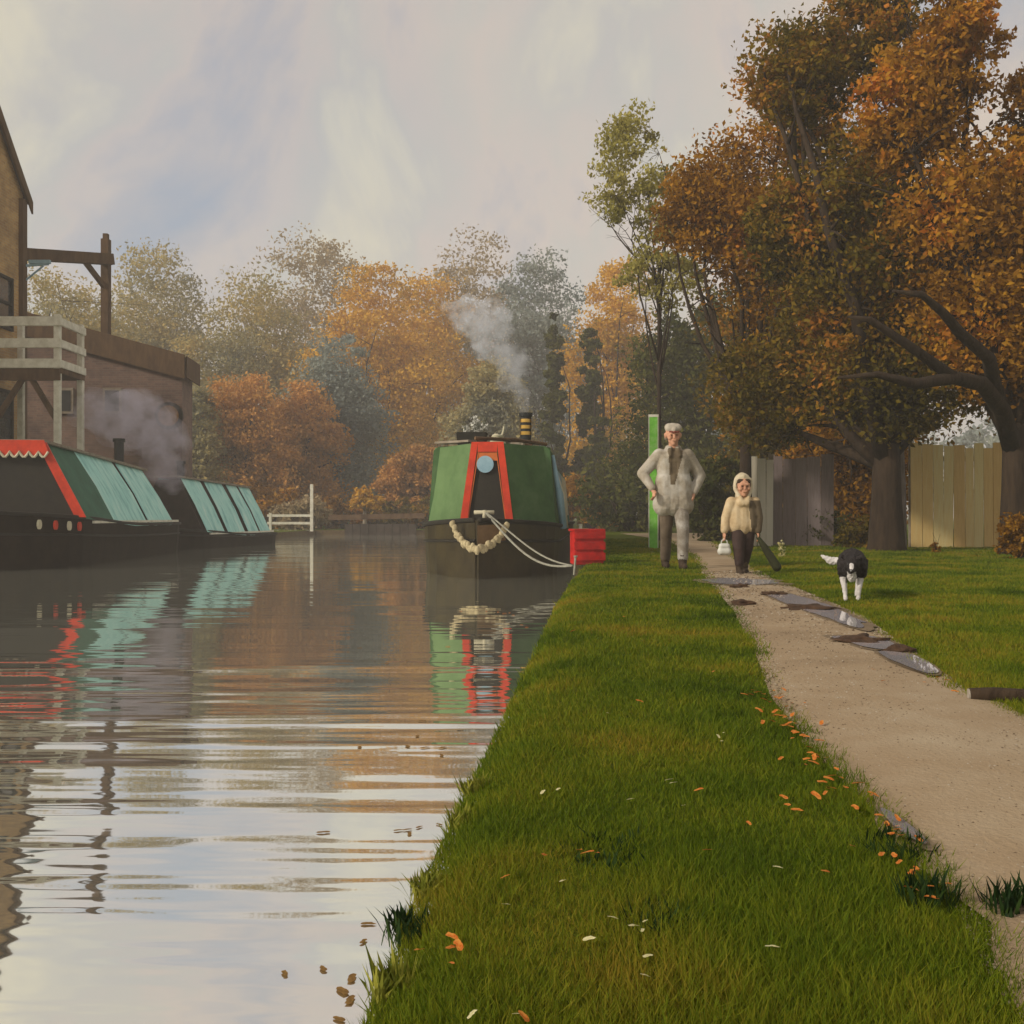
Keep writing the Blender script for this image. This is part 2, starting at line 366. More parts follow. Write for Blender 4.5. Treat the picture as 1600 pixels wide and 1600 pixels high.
# puddles on the path
def puddle(pts, z=.024, seed=0):
    q = [G(x,y,z) for x,y in pts]; n = len(q); c = sum(q, Vector())/n
    ring = []
    for i in range(n):
        for k in range(10):
            p0,p1,p2,p3 = q[(i-1)%n],q[i],q[(i+1)%n],q[(i+2)%n]; t = k/10
            p = .5*((2*p1)+(p2-p0)*t+(2*p0-5*p1+4*p2-p3)*t*t+(3*p1-p0-3*p2+p3)*t**3)
            ring.append(p+(p-c)*.22*mnoise.noise(Vector((p.x*6,p.y*4,seed))))
    m_ = MB(); wet = [c+(p-c)*(1.22+.3*mnoise.noise(Vector((p.x*5,p.y*3.5,seed+5)))) for p in ring]
    m_.add([(p.x,p.y,z-.004) for p in wet], [tuple(range(len(ring)))]); tag(ob('wet_mud', m_, M['wetmud']), kind='structure')
    m_ = MB(); m_.add([(p.x,p.y,z) for p in ring], [tuple(range(len(ring)))])
    tag(ob('puddle', m_, M['puddle']), kind='structure')
puddle([(1098,906),(1140,903),(1200,906),(1215,911),(1170,913),(1125,911)], seed=1)
puddle([(1195,926),(1240,929),(1300,948),(1352,974),(1330,977),(1285,962),(1232,944)], seed=2)
puddle([(1300,994),(1360,994),(1400,1006),(1395,1013),(1345,1008)], seed=3)
puddle([(1372,1018),(1425,1022),(1462,1044),(1450,1050),(1405,1036)], seed=4)
puddle([(1375,1262),(1400,1272),(1448,1312),(1440,1318),(1395,1288)], seed=5)

# ------------------------------------------------------------------ gravel and grass
def gravel(n):
    d = .9*np.exp(rng.random(n)*math.log(12/.9))
    pl = np.interp(d,[t[0] for t in PL],[t[1] for t in PL]); pr = np.interp(d,[t[0] for t in PR],[t[1] for t in PR])
    u = rng.random(n); u = np.where(rng.random(n)<.45, np.where(u<.5,u**2*.5,1-(1-u)**2*.5), u); x = pl+(pr-pl)*u
    z = np.array([max(gz(a,b)+.005,.012*math.sin(c*PI)+.008) for a,b,c in zip(x,d,u)])
    s_ = (.0016+.0035*rng.random(n)**3)*np.maximum(.8,d/3)
    base = np.array([(1,0,0),(.2,.9,0),(-.9,.3,0),(-.3,-.9,0),(.1,.05,.7)])
    a = rng.random(n)*2*PI; v = np.zeros((n,5,3))
    j = 1+.5*(rng.random((n,5))-.5)
    v[:,:,0] = x[:,None]+s_[:,None]*j*(base[None,:,0]*np.cos(a)[:,None]-base[None,:,1]*np.sin(a)[:,None])
    v[:,:,1] = d[:,None]+s_[:,None]*j*(base[None,:,0]*np.sin(a)[:,None]+base[None,:,1]*np.cos(a)[:,None])
    v[:,:,2] = z[:,None]+s_[:,None]*j*base[None,:,2]-.0004
    return npmesh('gravel', v.reshape(-1,3), 5, [(0,1,4),(1,2,4),(2,3,4),(3,0,4)])
tag(link('gravel', gravel(26000), leaf_mat('gravel_stones',[(.15,(.13,.09,.055)),(.5,(.27,.205,.13)),(.85,(.40,.34,.26))],4,.0,.9)),'fine loose gravel scattered over the towpath','gravel',kind='stuff')
def gzv(x, y): return np.array([gz(a,b) for a,b in zip(x,y)])
def grass(n):
    d = .75*np.exp(rng.random(n)*math.log(30/.75))
    xr = np.interp(d,[t[0] for t in XR],[t[1] for t in XR])
    hw = .62*d+.4
    lo = np.maximum(xr-.02, -hw); x = lo+rng.random(n)*(hw-lo)
    pl = np.interp(d,[t[0] for t in PL],[t[1] for t in PL]); pr = np.interp(d,[t[0] for t in PR],[t[1] for t in PR])
    fz = rng.random(n)**2*.10*np.sqrt(np.maximum(1,d/4))
    keep = ((x < pl+fz*.8) | (x > pr-fz))
    wear = np.array([mnoise.noise(Vector((a*2.3,b*1.6,31))) for a,b in zip(x,d)])
    keep &= (wear < .36) | (rng.random(len(x)) < .65)
    x, d, pl, pr = x[keep], d[keep], pl[keep], pr[keep]; m = len(x)
    z = gzv(x, d)
    nz = np.array([mnoise.noise(Vector((a*1.4,b*.8,4))) for a,b in zip(x,d)])
    nz2 = np.array([mnoise.noise(Vector((a*6,b*3.5,8))) for a,b in zip(x,d)])
    h = (.011+.015*rng.random(m))*(1+.55*nz+.55*nz2)*(1+.03*d)
    wd = .0018*np.maximum(.8,d/2.2)*(.7+.6*rng.random(m))
    an = rng.random(m)*2*PI; lx = rng.normal(0,.55,m)*h; ly = rng.normal(0,.55,m)*h
    v = np.zeros((m,3,3))
    v[:,0] = np.stack([x-np.cos(an)*wd, d-np.sin(an)*wd, z-.004],1)
    v[:,1] = np.stack([x+np.cos(an)*wd, d+np.sin(an)*wd, z-.004],1)
    v[:,2] = np.stack([x+lx, d+ly, z+h],1)
    return npmesh('grass', v.reshape(-1,3), 3, [(0,1,2)])
tag(link('grass', grass(620000), M['grass']), 'short mown grass covering the canal bank and verge', 'grass', kind='stuff')

# ------------------------------------------------------------------ trees
def leaves_np(cl, n, size, droop=0, store=None):
    """cl: list of (centre, radii) ellipsoids; leaf-sized folded quads gathered in clumps with gaps"""
    vol = np.array([r[0]*r[1]*r[2] for _, r in cl])**.7; cnt = np.maximum(1,(n*vol/vol.sum()).astype(int))
    C = []
    for (c, r), k in zip(cl, cnt):
        nc = max(30, int(k/95))
        u = rng.normal(size=(nc,3)); u /= np.linalg.norm(u,axis=1)[:,None]
        rad = rng.random(nc)**.42
        cc = np.array(c)+u*rad[:,None]*np.array(r)
        idx = rng.integers(0,nc,k)
        cs = (.09+.15*rng.random(nc))*min(r)
        off = np.clip(rng.normal(size=(k,3)),-1.7,1.7)*cs[idx][:,None]*np.array([1.25,1.25,.7])
        C.append(cc[idx]+off)
        if store is not None: store += list(cc)
    C = np.concatenate(C); m = len(C)
    a = rng.normal(size=(m,3)); a[:,2] -= droop; a /= np.linalg.norm(a,axis=1)[:,None]
    b = rng.normal(size=(m,3)); b -= a*(a*b).sum(1)[:,None]; b /= np.linalg.norm(b,axis=1)[:,None]
    nrm = np.cross(a,b); s = size*(.6+.8*rng.random(m))[:,None]
    v = np.zeros((m,4,3)); v[:,0]=C-a*s; v[:,1]=C+b*s*.55+nrm*s*.2; v[:,2]=C+a*s; v[:,3]=C-b*s*.55+nrm*s*.2
    return npmesh('crown', v.reshape(-1,3), 4, [(0,1,2,3)])
def limb(mb, a, b, r0, r1, n=6, wig=.12, seg=6):
    a = Vector(a); b = Vector(b); L = (b-a).length; pts = []
    o1 = Vector((random.uniform(-1,1),random.uniform(-1,1),random.uniform(0,1)))*L*wig
    for i in range(seg+1):
        t = i/seg; p = a.lerp(b,t)+o1*math.sin(PI*t)+Vector((random.uniform(-1,1),random.uniform(-1,1),0))*L*.012*(0<i<seg)
        pts.append(p)
    mb.tube(pts, [r0+(r1-r0)*i/seg for i in range(seg+1)], n)
    return pts
def tree(name, label, loc, cl, nleaf, leaf, lmat, r0, fork, bmat='bark', group=None, limbs=14, cat='tree', lean=(0,0), droop=0, twigs=0, low=.25):
    t = thing(name, label, cat, loc, group=group)
    tb = MB(); top = Vector((lean[0],lean[1],fork))
    base = [Vector((0,0,-.15)), Vector((lean[0]*.05,0,.12)), Vector((lean[0]*.4,lean[1]*.4,fork*.5)), top]
    tb.tube(base, [r0*1.5,r0*1.12,r0*.9,r0*.8], 10)
    nodes_ = [tuple(top)]
    for k in range(limbs):
        c, r = random.choice(cl); u = Vector((random.gauss(0,1),random.gauss(0,1),random.gauss(0.2,.8))).normalized()
        e = Vector(c)+Vector((u.x*r[0],u.y*r[1],u.z*r[2]))*random.uniform(.45,.95)
        pts = limb(tb, top-Vector((0,0,random.uniform(0,fork*low))), e, r0*random.uniform(.3,.6), r0*.06, 6); nodes_ += [tuple(q_) for q_ in pts[1:]]
        for q in range(3+twigs):
            p = pts[random.randint(2,5)]; e2 = p+Vector((random.gauss(0,1),random.gauss(0,1),random.gauss(.2,.7)))*min(r)*.55
            limb(tb, p, e2, r0*.14, r0*.025, 4, seg=3)
    clumps = []
    me = leaves_np(cl, nleaf, leaf, droop, clumps)
    if loc[1] < 30:
        lp_ = np.array(nodes_); random.shuffle(clumps)
        for c in clumps[:420]:
            a = lp_[np.argmin(((lp_-c)**2).sum(1)+2*np.maximum(0,lp_[:,2]-c[2]))]
            limb(tb, a, c, r0*.07, r0*.015, 3, wig=.1, seg=3)
    ob('trunk', tb, M[bmat], t, smooth=True)
    link('crown', me, lmat, t)
    return t
L_rust = leaf_mat('rust_foliage', [(.10,(.07,.03,.004)),(.38,(.25,.115,.010)),(.62,(.42,.215,.016)),(.9,(.60,.20,.025))], .55)
L_olive = leaf_mat('olive_brown_foliage', [(.10,(.035,.030,.004)),(.36,(.105,.085,.008)),(.60,(.22,.145,.012)),(.90,(.50,.19,.025))], .5)  # darkened to paint in the shading of the thick crown
L_dark = leaf_mat('dark_green_foliage', [(.2,(.028,.040,.008)),(.5,(.075,.085,.016)),(.85,(.16,.15,.03))], .5)
L_birch = leaf_mat('yellow_green_foliage', [(.2,(.20,.19,.03)),(.8,(.46,.40,.10))], .5)
L_och = leaf_mat('ochre_foliage', [(.15,(.34,.24,.05)),(.45,(.66,.37,.045)),(.8,(.82,.50,.06))], .22)
L_org = leaf_mat('orange_foliage', [(.15,(.36,.20,.07)),(.5,(.62,.31,.08)),(.85,(.76,.44,.12))], .3)
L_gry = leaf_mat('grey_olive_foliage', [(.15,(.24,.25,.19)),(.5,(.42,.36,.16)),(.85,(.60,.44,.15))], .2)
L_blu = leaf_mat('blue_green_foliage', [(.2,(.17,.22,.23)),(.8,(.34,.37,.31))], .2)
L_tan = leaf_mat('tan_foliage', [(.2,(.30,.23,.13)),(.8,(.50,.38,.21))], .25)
def W(x, d, z=0): return (( x-800)/F*d, d, z)
def E(loc, x0, x1, y0, y1, d=None, dep=None, dy=0):
    """crown ellipsoid, local to a tree at loc, that fills a stretch of the view at its own distance"""
    d = d or loc[1]
    cx = ((x0+x1)/2-800)/F*d-loc[0]; cz = EYE-((y0+y1)/2-808)/F*d-loc[2]
    rx = (x1-x0)/2/F*d; rz = (y1-y0)/2/F*d
    return ((cx, d-loc[1]+dy, cz), (rx, dep or (rx+rz)/2, rz))
l = W(1385,19)
tree('broadleaf_tree','large olive brown tree with a thick dark trunk, in front of the board fence',l,
     [E(l,1210,1440,210,540),E(l,1260,1560,450,690),E(l,1165,1330,20,200),E(l,1300,1450,-60,150),E(l,1150,1330,460,700,dy=1.5),E(l,1330,1540,180,480,dy=1.5),E(l,1170,1290,270,420)],90000,.054,L_olive,.30,2.0,limbs=20)
l = W(1585,17)
tree('broadleaf_tree','rust coloured tree leaning in from the right edge of the view',l,
     [E(l,1430,1560,-40,170),E(l,1400,1700,230,560),E(l,1480,1720,470,650),E(l,1340,1500,90,260),E(l,1580,1720,60,300)],62000,.054,L_rust,.22,2.2,limbs=18)
for tr in [o for o in COL.objects if o.get('label','').startswith('rust coloured tree leaning')]:
    lm_ = MB()
    def lp(x,y,d): return P(x,y,d)-tr.location
    lm_.tube([lp(1582,700,17),lp(1565,640,16.4),lp(1535,600,15.6),lp(1490,590,15),lp(1430,600,14.6),lp(1370,585,14.4),lp(1310,590,14.3)],[.16,.14,.12,.10,.08,.05,.02],8)
    lm_.tube([lp(1560,635,16.4),lp(1545,560,15.6),lp(1500,520,15),lp(1475,490,14.7),lp(1440,460,14.5),lp(1395,455,14.3)],[.12,.10,.085,.07,.05,.02],8)
    lm_.tube([lp(1490,590,15),lp(1420,540,14.6),lp(1360,500,14.4),lp(1325,495,14.3)],[.09,.07,.05,.02],8)
    ob('low_limb', lm_, M['bark'], tr, smooth=True)
l = W(1165,21.5)
tree('broadleaf_tree','rust brown tree with ragged thin crown behind the child',l,
     [E(l,1060,1260,200,420),E(l,1130,1330,330,560),E(l,1190,1330,40,260),E(l,1030,1150,270,400)],42000,.052,L_rust,.14,3.0,limbs=16,twigs=2)
l = W(1030,27)
tree('slender_tree','slender tree with sparse yellow green twigs left of the rust crowns',l,
     [E(l,925,1030,160,330),E(l,915,1010,270,350),E(l,980,1085,230,420),E(l,960,1110,370,480)],9000,.06,L_birch,.06,7.6,limbs=16,droop=1.0,twigs=3,low=.5)
l = W(1085,43)
tree('broadleaf_tree','dark green bushy tree standing behind the walking man',l,
     [E(l,985,1120,490,700),E(l,1040,1190,450,650),E(l,960,1200,620,830)],34000,.10,L_dark,.25,2.5)
l = W(1215,31)
tree('broadleaf_tree','dark olive tree rising behind the grey board fence',l,
     [E(l,1110,1300,440,700),E(l,1120,1420,620,850)],34000,.085,L_olive,.2,2.5)
l = W(1330,25.5)
tree('broadleaf_tree','low ochre brown tree between the grey fence and the thick trunk',l,
     [E(l,1250,1420,560,850),E(l,1270,1400,480,640)],22000,.07,L_rust,.12,1.4)
for (x,d,y0,hw,lab) in ((868,60,486,24,'thin dark columnar conifer nearest the smoking boat chimney'),(924,60,498,30,'broader dark columnar conifer right of the thin one')):
    l = W(x,d)
    tree('columnar_conifer',lab,l,[E(l,x-hw*.55,x+hw*.5,y0,y0+130),E(l,x-hw*.9,x+hw*.7,y0+70,y0+240),E(l,x-hw,x+hw,y0+190,830)],6500,.2,L_dark,.2,1.5,limbs=6,group='dark columnar conifers beyond the boat')
# autumn trees in the misty background
bgt = [
 (105,72,425,150,L_gry,'grey olive tree beside the mill, seen over the brown warehouse'),
 (245,92,385,130,L_gry,'tall pale grey tree rising above the right end of the warehouse'),
 (395,84,430,130,L_gry,'grey olive tree in the mist above the teal boat covers'),
 (490,112,352,120,L_tan,'tall tan tree with a feathery top in the far mist'),
 (590,78,405,110,L_och,'broad ochre tree with orange yellow crown in the middle of the backdrop'),
 (668,88,425,105,L_och,'ochre tree close behind the broad ochre one, nearer the green boat'),
 (735,104,350,115,L_tan,'tall brownish tree with wispy top above the smoke plume'),
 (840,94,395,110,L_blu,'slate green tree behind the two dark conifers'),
 (965,72,405,90,L_och,'yellow ochre tree behind the sparse slender tree'),
 (380,62,585,95,L_org,'low orange tree just right of the brown warehouse'),
 (470,66,600,75,L_org,'orange tree between the warehouse and the bluish tree'),
 (530,70,520,85,L_blu,'bluish green tree in front of the ochre trees'),
 (655,60,700,75,L_org,'low orange bushy tree left of the green boat'),
 (770,64,560,70,L_gry,'grey brown tree behind the roof of the green boat'),
 (300,60,600,60,L_gry,'grey green tree at the corner of the warehouse'),
]
for (x,d,y0,hw,lm,lab) in bgt:
    l = W(x,d)
    h = 830-y0
    cl = [E(l,x-hw*.6,x+hw*.6,y0,y0+h*.45),E(l,x-hw,x+hw*.3,y0+h*.22,y0+h*.62),E(l,x-hw*.3,x+hw,y0+h*.25,y0+h*.65),E(l,x-hw*.9,x+hw*.9,y0+h*.5,y0+h*.97)]
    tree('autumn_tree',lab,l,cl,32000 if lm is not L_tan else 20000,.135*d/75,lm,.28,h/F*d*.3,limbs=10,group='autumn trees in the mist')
# the far wood behind them all, one mass
fw = []
for i in range(60):
    x = -95+190*i/59+random.uniform(-1,1); d = random.uniform(125,150); h = random.uniform(11,17)
    fw.append(((x,d,h*.5),(4.5,4,h*.5)))
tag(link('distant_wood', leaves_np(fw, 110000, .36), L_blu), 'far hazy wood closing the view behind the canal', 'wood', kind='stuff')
# shrubs
def shrub(loc, r, h, lm, label, n=4000, leaf=.06, group=None, cat='shrub', name='shrub'):
    t = thing(name, label, cat, loc, group=group); tb = MB()
    for k in range(7):
        limb(tb, (random.uniform(-.1,.1)*r,random.uniform(-.1,.1)*r,-.05), (random.uniform(-.8,.8)*r,random.uniform(-.6,.6)*r,h*random.uniform(.5,.9)), .02*h+.01, .005, 5, seg=4)
    ob('stem', tb, M['bark'], t, smooth=True)
    link('crown', leaves_np([((0,0,h*.5),(r,r*.8,h*.5)),((r*.35,0,h*.4),(r*.7,r*.6,h*.4)),((-r*.35,0,h*.36),(r*.7,r*.6,h*.36))], n, leaf), lm, t)
    return t
shrub(W(985,46),2.4,3.6,L_dark,'dark shrub on the far path side, left of the man',6000,.12)
shrub(W(925,54),2.6,3.2,L_rust,'brown shrub behind the stern of the green boat',6000,.12)
shrub(W(1285,22.5),.62,.95,L_dark,'round dark shrub beside the end of the grey fence',3500,.035)
shrub(W(1592,15.5),.34,.85,L_rust,'dark brown shrub at the right end of the tan fence',2600,.035)
shrub(W(1118,27),.9,2.4,L_dark,'tall dark shrub between the man and the child',5000,.07)
shrub(W(1345,20.5),.5,.7,L_olive,'low olive shrub at the foot of the thick trunk',2500,.04)
shrub(W(470,54),1.6,1.9,L_tan,'cream coloured bush beyond the white lock railing',3000,.11)
shrub(W(415,56),2.6,2.6,L_rust,'brown bush past the stern of the second teal boat',4500,.13)
shrub(W(540,57),2.4,1.9,L_rust,'brown bush behind the small ochre tree on the far bank',4000,.13)
shrub(W(640,57),2.6,1.7,L_olive,'olive bush at the end of the canal, left of the green boat',4000,.13)
l = W(570,54)
tree('small_tree','small ochre tree with flat top on the far bank',l,[E(l,545,598,768,800),E(l,552,585,760,785)],1800,.09,L_och,.11,1.0,bmat='plank',limbs=6)
t = thing('flowering_plant','pale flowering spike plant on the grass beside the child','plant',G(1222,872)); tb = MB()
for k in range(6): limb(tb,(0,0,-.02),(random.uniform(-.06,.06),random.uniform(-.05,.05),random.uniform(.16,.3)),.004,.002,4,seg=3)
ob('stem',tb,M['weed'],t)
link('flower_spike',leaves_np([((-.01,0,.15),(.055,.05,.16))],420,.014),M['leafpale'],t)
t = thing('small_plant','small reddish brown plant in front of the tan fence','plant',G(1462,866)); tb = MB()
for k in range(5): limb(tb,(0,0,-.02),(random.uniform(-.08,.08),random.uniform(-.05,.05),random.uniform(.2,.4)),.005,.002,4,seg=3)
ob('stem',tb,M['bark'],t)
link('foliage',leaves_np([((0,0,.1),(.09,.07,.1))],500,.018),L_rust,t)
l = W(1404,20.2)
tb = MB(); tb.tube([(0,0,-.1),(.02,0,1),(-.02,0,2.3),(.1,.2,4),(.0,.3,6)],[.16,.125,.11,.09,.03],10)
for k in range(6): limb(tb,(.05,.1,2.6+k*.5),(random.uniform(-1.4,1.4),random.uniform(-1,1),4+k*.5),.045,.01,5)
t = thing('broadleaf_tree','tree with a thin grey trunk close behind the thick dark trunk','tree',l)
ob('trunk',tb,M['barkgrey'],t,smooth=True)
link('crown',leaves_np([((0,.2,5.2),(1.6,1.5,1.6))],5000,.08),L_olive,t)

# ------------------------------------------------------------------ fences
def fence(name, label, x0, x1, d, h, m, bw=.14, seed=1, posts=True, ragged=.06):
    t = thing(name, label, 'fence', ((x0+x1)/2, d, 0)); w = x1-x0; r = random.Random(seed); b = MB(); x = -w/2
    while x < w/2-.03:
        k = bw*r.uniform(.85,1.15); hh = h+r.uniform(-ragged,ragged)
        b.box((x+k/2, r.uniform(-.006,.006), hh/2-.02), (k-.012,.022,hh), ry=r.uniform(-.008,.008)); x += k
    ob('board_panel', b, m, t)
    rl = MB()
    for z in (.35,h*.55,h-.3):
        rl = MB(); rl.box((0,.035,z),(w,.04,.09)); ob('rail', rl, M['plank'], t)
    n = max(2,int(w/1.8)+1)
    for i in range(n):
        p = MB(); p.box((-w/2+.05+(w-.1)*i/(n-1),.09,h/2),(.1,.07,h+.06)); ob('post', p, M['plank'], t, bevel=.008)
    return t
fence('board_fence','tall tan board fence right of the thick dark trunk',8.25,11.6,21.2,2.15,M['fencetan'],.21,2)
fence('board_fence','weathered dark grey board fence right of the child',5.62,6.95,22.2,1.98,M['fencegrey'],.27,3)
fence('board_fence','short pale board fence with rounded tops right behind the child',4.92,5.58,21.8,1.98,M['fencepale'],.17,4,ragged=.12)

# ------------------------------------------------------------------ buildings
t = thing('mill_building','tall ochre brick building with steep roof at the left edge','building',(-13.85,25,0))
b = MB(); ez = 9.75; rz_ = 14.0
b.prism([(0,-4,-.3),(0,4,-.3),(0,4,ez),(0,0,rz_),(0,-4,ez)],(-9,0,0)); ob('wall',b,M['mill'],t)
b = MB()
sl = (rz_-ez)/4
for s in (-1,1):
    p0 = Vector((.12,s*4.2,ez-.2*sl+.02)); p1 = Vector((.12,0,rz_+.02))
    nrm = Vector((0,s*sl,1)).normalized()*.16
    b.prism([p0,p1,p1+nrm,p0+nrm],(-9.6,0,0))
ob('roof',b,M['slate'],t)
b = MB()
for s in (-1,1):
    b.prism([(.13,s*4.24,ez-.24*sl-.2),(.13,0,rz_-.2),(.13,0,rz_+.14),(.13,s*4.24,ez-.24*sl+.14)],(.05,0,0))
ob('bargeboard',b,M['wood'],t)
b = MB(); b.box((.06,3.88,4.8),(.12,.26,9.6)); ob('corner_pilaster',b,M['wood'],t)
for (yy,zz,hh) in ((2.85,6.5,1.3),(2.85,3.4,1.3),(.6,6.5,1.3),(.6,3.4,1.3)):
    f = MB()
    for q in (-.42,.42): f.box((.03,yy+q,zz),(.1,.08,hh+.16))
    for q in (-hh/2-.04,0,hh/2+.04): f.box((.032,yy,zz+q),(.09,.76,.07))
    wi = ob('window',f,M['dark'],t); p = MB(); p.box((.012,yy,zz),(.02,.78,hh)); ob('pane',p,M['glass'],wi)
b = MB(); b.bar((.05,3.95,7.75),(.75,3.95,7.8),.06,.06); b.bar((.05,3.95,7.3),(.6,3.95,7.75),.04,.04); b.box((.5,3.95,7.86),(.6,.1,.1))
ob('wall_bracket',b,M['blue'],t)
# warehouse
t = thing('warehouse_building','low brown brick warehouse with dark sloping eaves behind the moored boats','building',(-10.95,34,0))
fp = [(-5.6,0),(0,0),(-.35,2.2),(-5.95,2.2)]
def rz2(x): return 5.75-.27*(x)
b = MB(); n = 4
b.add([(x,y,-.3) for x,y in fp]+[(x,y,rz2(x)) for x,y in fp],[(0,1,5,4),(1,2,6,5),(2,3,7,6),(3,0,4,7),(4,5,6,7)]); ob('wall',b,M['ware'],t)
b = MB(); e = .14
rp = [(-5.9,-e),(e,-e),(-.2,2.4),(-6.2,2.4)]
b.add([(x,y,rz2(x)+.03) for x,y in rp]+[(x,y,rz2(x)+.22) for x,y in rp],[(0,3,2,1),(4,5,6,7),(0,1,5,4),(1,2,6,5),(2,3,7,6),(3,0,4,7)]); rf = ob('roof',b,M['slate'],t)
b = MB(); b.prism([(-5.9,-e-.02,rz2(-5.9)-.5),(e,-e-.02,rz2(e)-.5),(e,-e-.02,rz2(e)+.3),(-5.9,-e-.02,rz2(-5.9)+.3)],(0,-.05,0))
b.prism([(e+.02,-e,rz2(e)-.45),(-.18,2.4,rz2(-.18)-.5),(-.18,2.4,rz2(-.18)+.25),(e+.02,-e,rz2(e)+.25)],(.05,0,0)); ob('fascia',b,M['wood'],t)
b = MB()
b.tube([(-.42,-.10,4.0),(-.42,.02,4.0)],.46,20); wi = ob('round_window',b,M['dark'],t)
b = MB(); b.tube([(-.42,-.14,4.0),(-.42,-.09,4.0)],.34,20); ob('pane',b,M['amber'],wi)
b = MB(); b.box((-2.6,-.04,1.15),(1.1,.09,2.3)); d_ = ob('door',b,M['dark'],t)
for xx in (-3.9,-2.3):
    f = MB(); f.box((xx,-.03,4.5),(.62,.1,.85)); wi = ob('window',f,M['plank'],t)
    p = MB(); p.box((xx,-.07,4.5),(.46,.05,.68)); ob('pane',p,M['glass'],wi)
# landing with white rails
t = thing('raised_landing','raised timber landing with white rails beside the mill','platform',(-12.6,27,0))
b = MB(); b.box((0,0,4.42),(2.05,1.5,.16)); b.box((0,-.77,4.3),(2.05,.06,.3)); ob('deck',b,M['wood'],t)
for x in (-.68,.93):
    for y in (-.7,.7):
        p = MB(); p.box((x,y,2.9),(.15,.15,5.9)); ob('post',p,M['white'],t,bevel=.01)
for z in (5.66,5.1,4.58):
    p = MB(); p.box((-.05,-.79,z),(2.2,.07,.24)); ob('rail',p,M['white'],t,bevel=.01)
    p = MB(); p.box((1.02,0,z),(.07,1.55,.2)); ob('rail',p,M['white'],t,bevel=.01)
p = MB(); p.bar((-.68,-.7,3.1),(.1,-.7,4.3),.12,.12); p.bar((.93,-.7,3.1),(.2,-.7,4.3),.12,.12); ob('brace',p,M['wood'],t)
# hoist frame on the warehouse roof
t = thing('hoist_frame','dark timber hoist frame projecting between mill and warehouse roof','hoist',(-13.6,34.3,0))
b = MB(); b.box((0,0,8.3),(.26,.26,3.3)); ob('post',b,M['wood'],t,bevel=.01)
b = MB(); b.bar((.15,.1,9.3),(-1.9,-4.6,8.35),.26,.36); ob('beam',b,M['wood'],t,bevel=.01)
b = MB(); b.bar((0,-.05,8.3),(-.42,-.9,9.1),.14,.14); ob('brace',b,M['wood'],t)
b = MB(); b.box((0,0,10.03),(.16,.16,.2)); ob('finial',b,M['wood'],t)

# lock furniture on the far bank
t = thing('white_railing','low white rail with one tall white post by the lock','railing',(-11.2,50,0))
for z in (.35,.72):
    p = MB(); p.box((.3,0,z),(2.1,.08,.12)); ob('rail',p,M['white'],t)
p = MB(); p.box((1.42,0,1.1),(.14,.14,2.3)); ob('post',p,M['white'],t)
p = MB(); p.box((-.6,0,.4),(.12,.12,.9)); ob('post',p,M['white'],t)
t = thing('lock_gate','dark timber lock gate closing the far end of the canal','lock gate',(-6.6,51.4,0))
p = MB()
for k in range(9): p.box((-1.6+.4*k,0,-.25),(.38,.14,1.1))
ob('gate_leaf',p,M['dkbrown'],t); p = MB(); p.bar((-2.6,0,.62),(2.2,.2,.72),.3,.26); ob('balance_beam',p,M['wood'],t)

# ------------------------------------------------------------------ narrowboats
def hull(L, hb, gfn, Lb=2.4, z0=-.35, Ls=1.0):
    """loft of a pointed-bow steel hull along +y; returns stations"""
    rings = []
    ys = [0,.06,.2,.4,.65,1.0,1.4,1.8,2.2,2.6,4,6,9,L-Ls,L-.5,L]
    ys = sorted(set(y for y in ys if y <= L))
    for y in ys:
        k = 1-(1-min(1,y/Lb))**2.1
        w = max(.025, hb*k)
        if y > L-Ls: w *= 1-.25*((y-(L-Ls))/Ls)**2
        zg = gfn(y); rake = .10*(1-min(1,y/1.0))
        rings.append([Vector((-w,y-rake*0,zg)),Vector((-w*.985,y,.18+zg*.25)),Vector((-w*.93,y+rake,z0)),Vector((w*.93,y+rake,z0)),Vector((w*.985,y,.18+zg*.25)),Vector((w,y-rake*0,zg))])
    return ys, rings
def boat_hull(t, L, hb, gfn, mats, side_split=False):
    ys, rings = hull(L, hb, gfn)
    m_ = MB(); m_.loft(rings)
    h = ob('hull', m_, mats, t)
    if side_split:
        me = h.data
        for p in me.polygons: p.material_index = 0
    for s in (1,4):
        st = MB(); st.tube([r[s].lerp(r[s-1 if s==1 else s+1],.35)+Vector((.008*(1 if s>2 else -1),0,0)) for r in rings], .022, 6); ob('rubbing_strake', st, M['dark'], t, smooth=True)
    for s in (0,5):
        st = MB(); st.tube([r[s]+Vector((.012*(1 if s else -1),0,.0)) for r in rings], .035, 6); ob('gunwale_strake', st, M['dark'], t, smooth=True)
    return ys, rings
# --- the green boat coming towards us
t = thing('narrowboat','green covered narrowboat with red framed front and garlanded bow moored by the towpath','boat',(-.51,14.85,WZ),-R(4.6))
gf = lambda y: .86-.10*min(1,y/2.2)
boat_hull(t, 14.5, 1.13, gf, [M['hullolive']])
CZ0, CZ1 = .78, 2.10
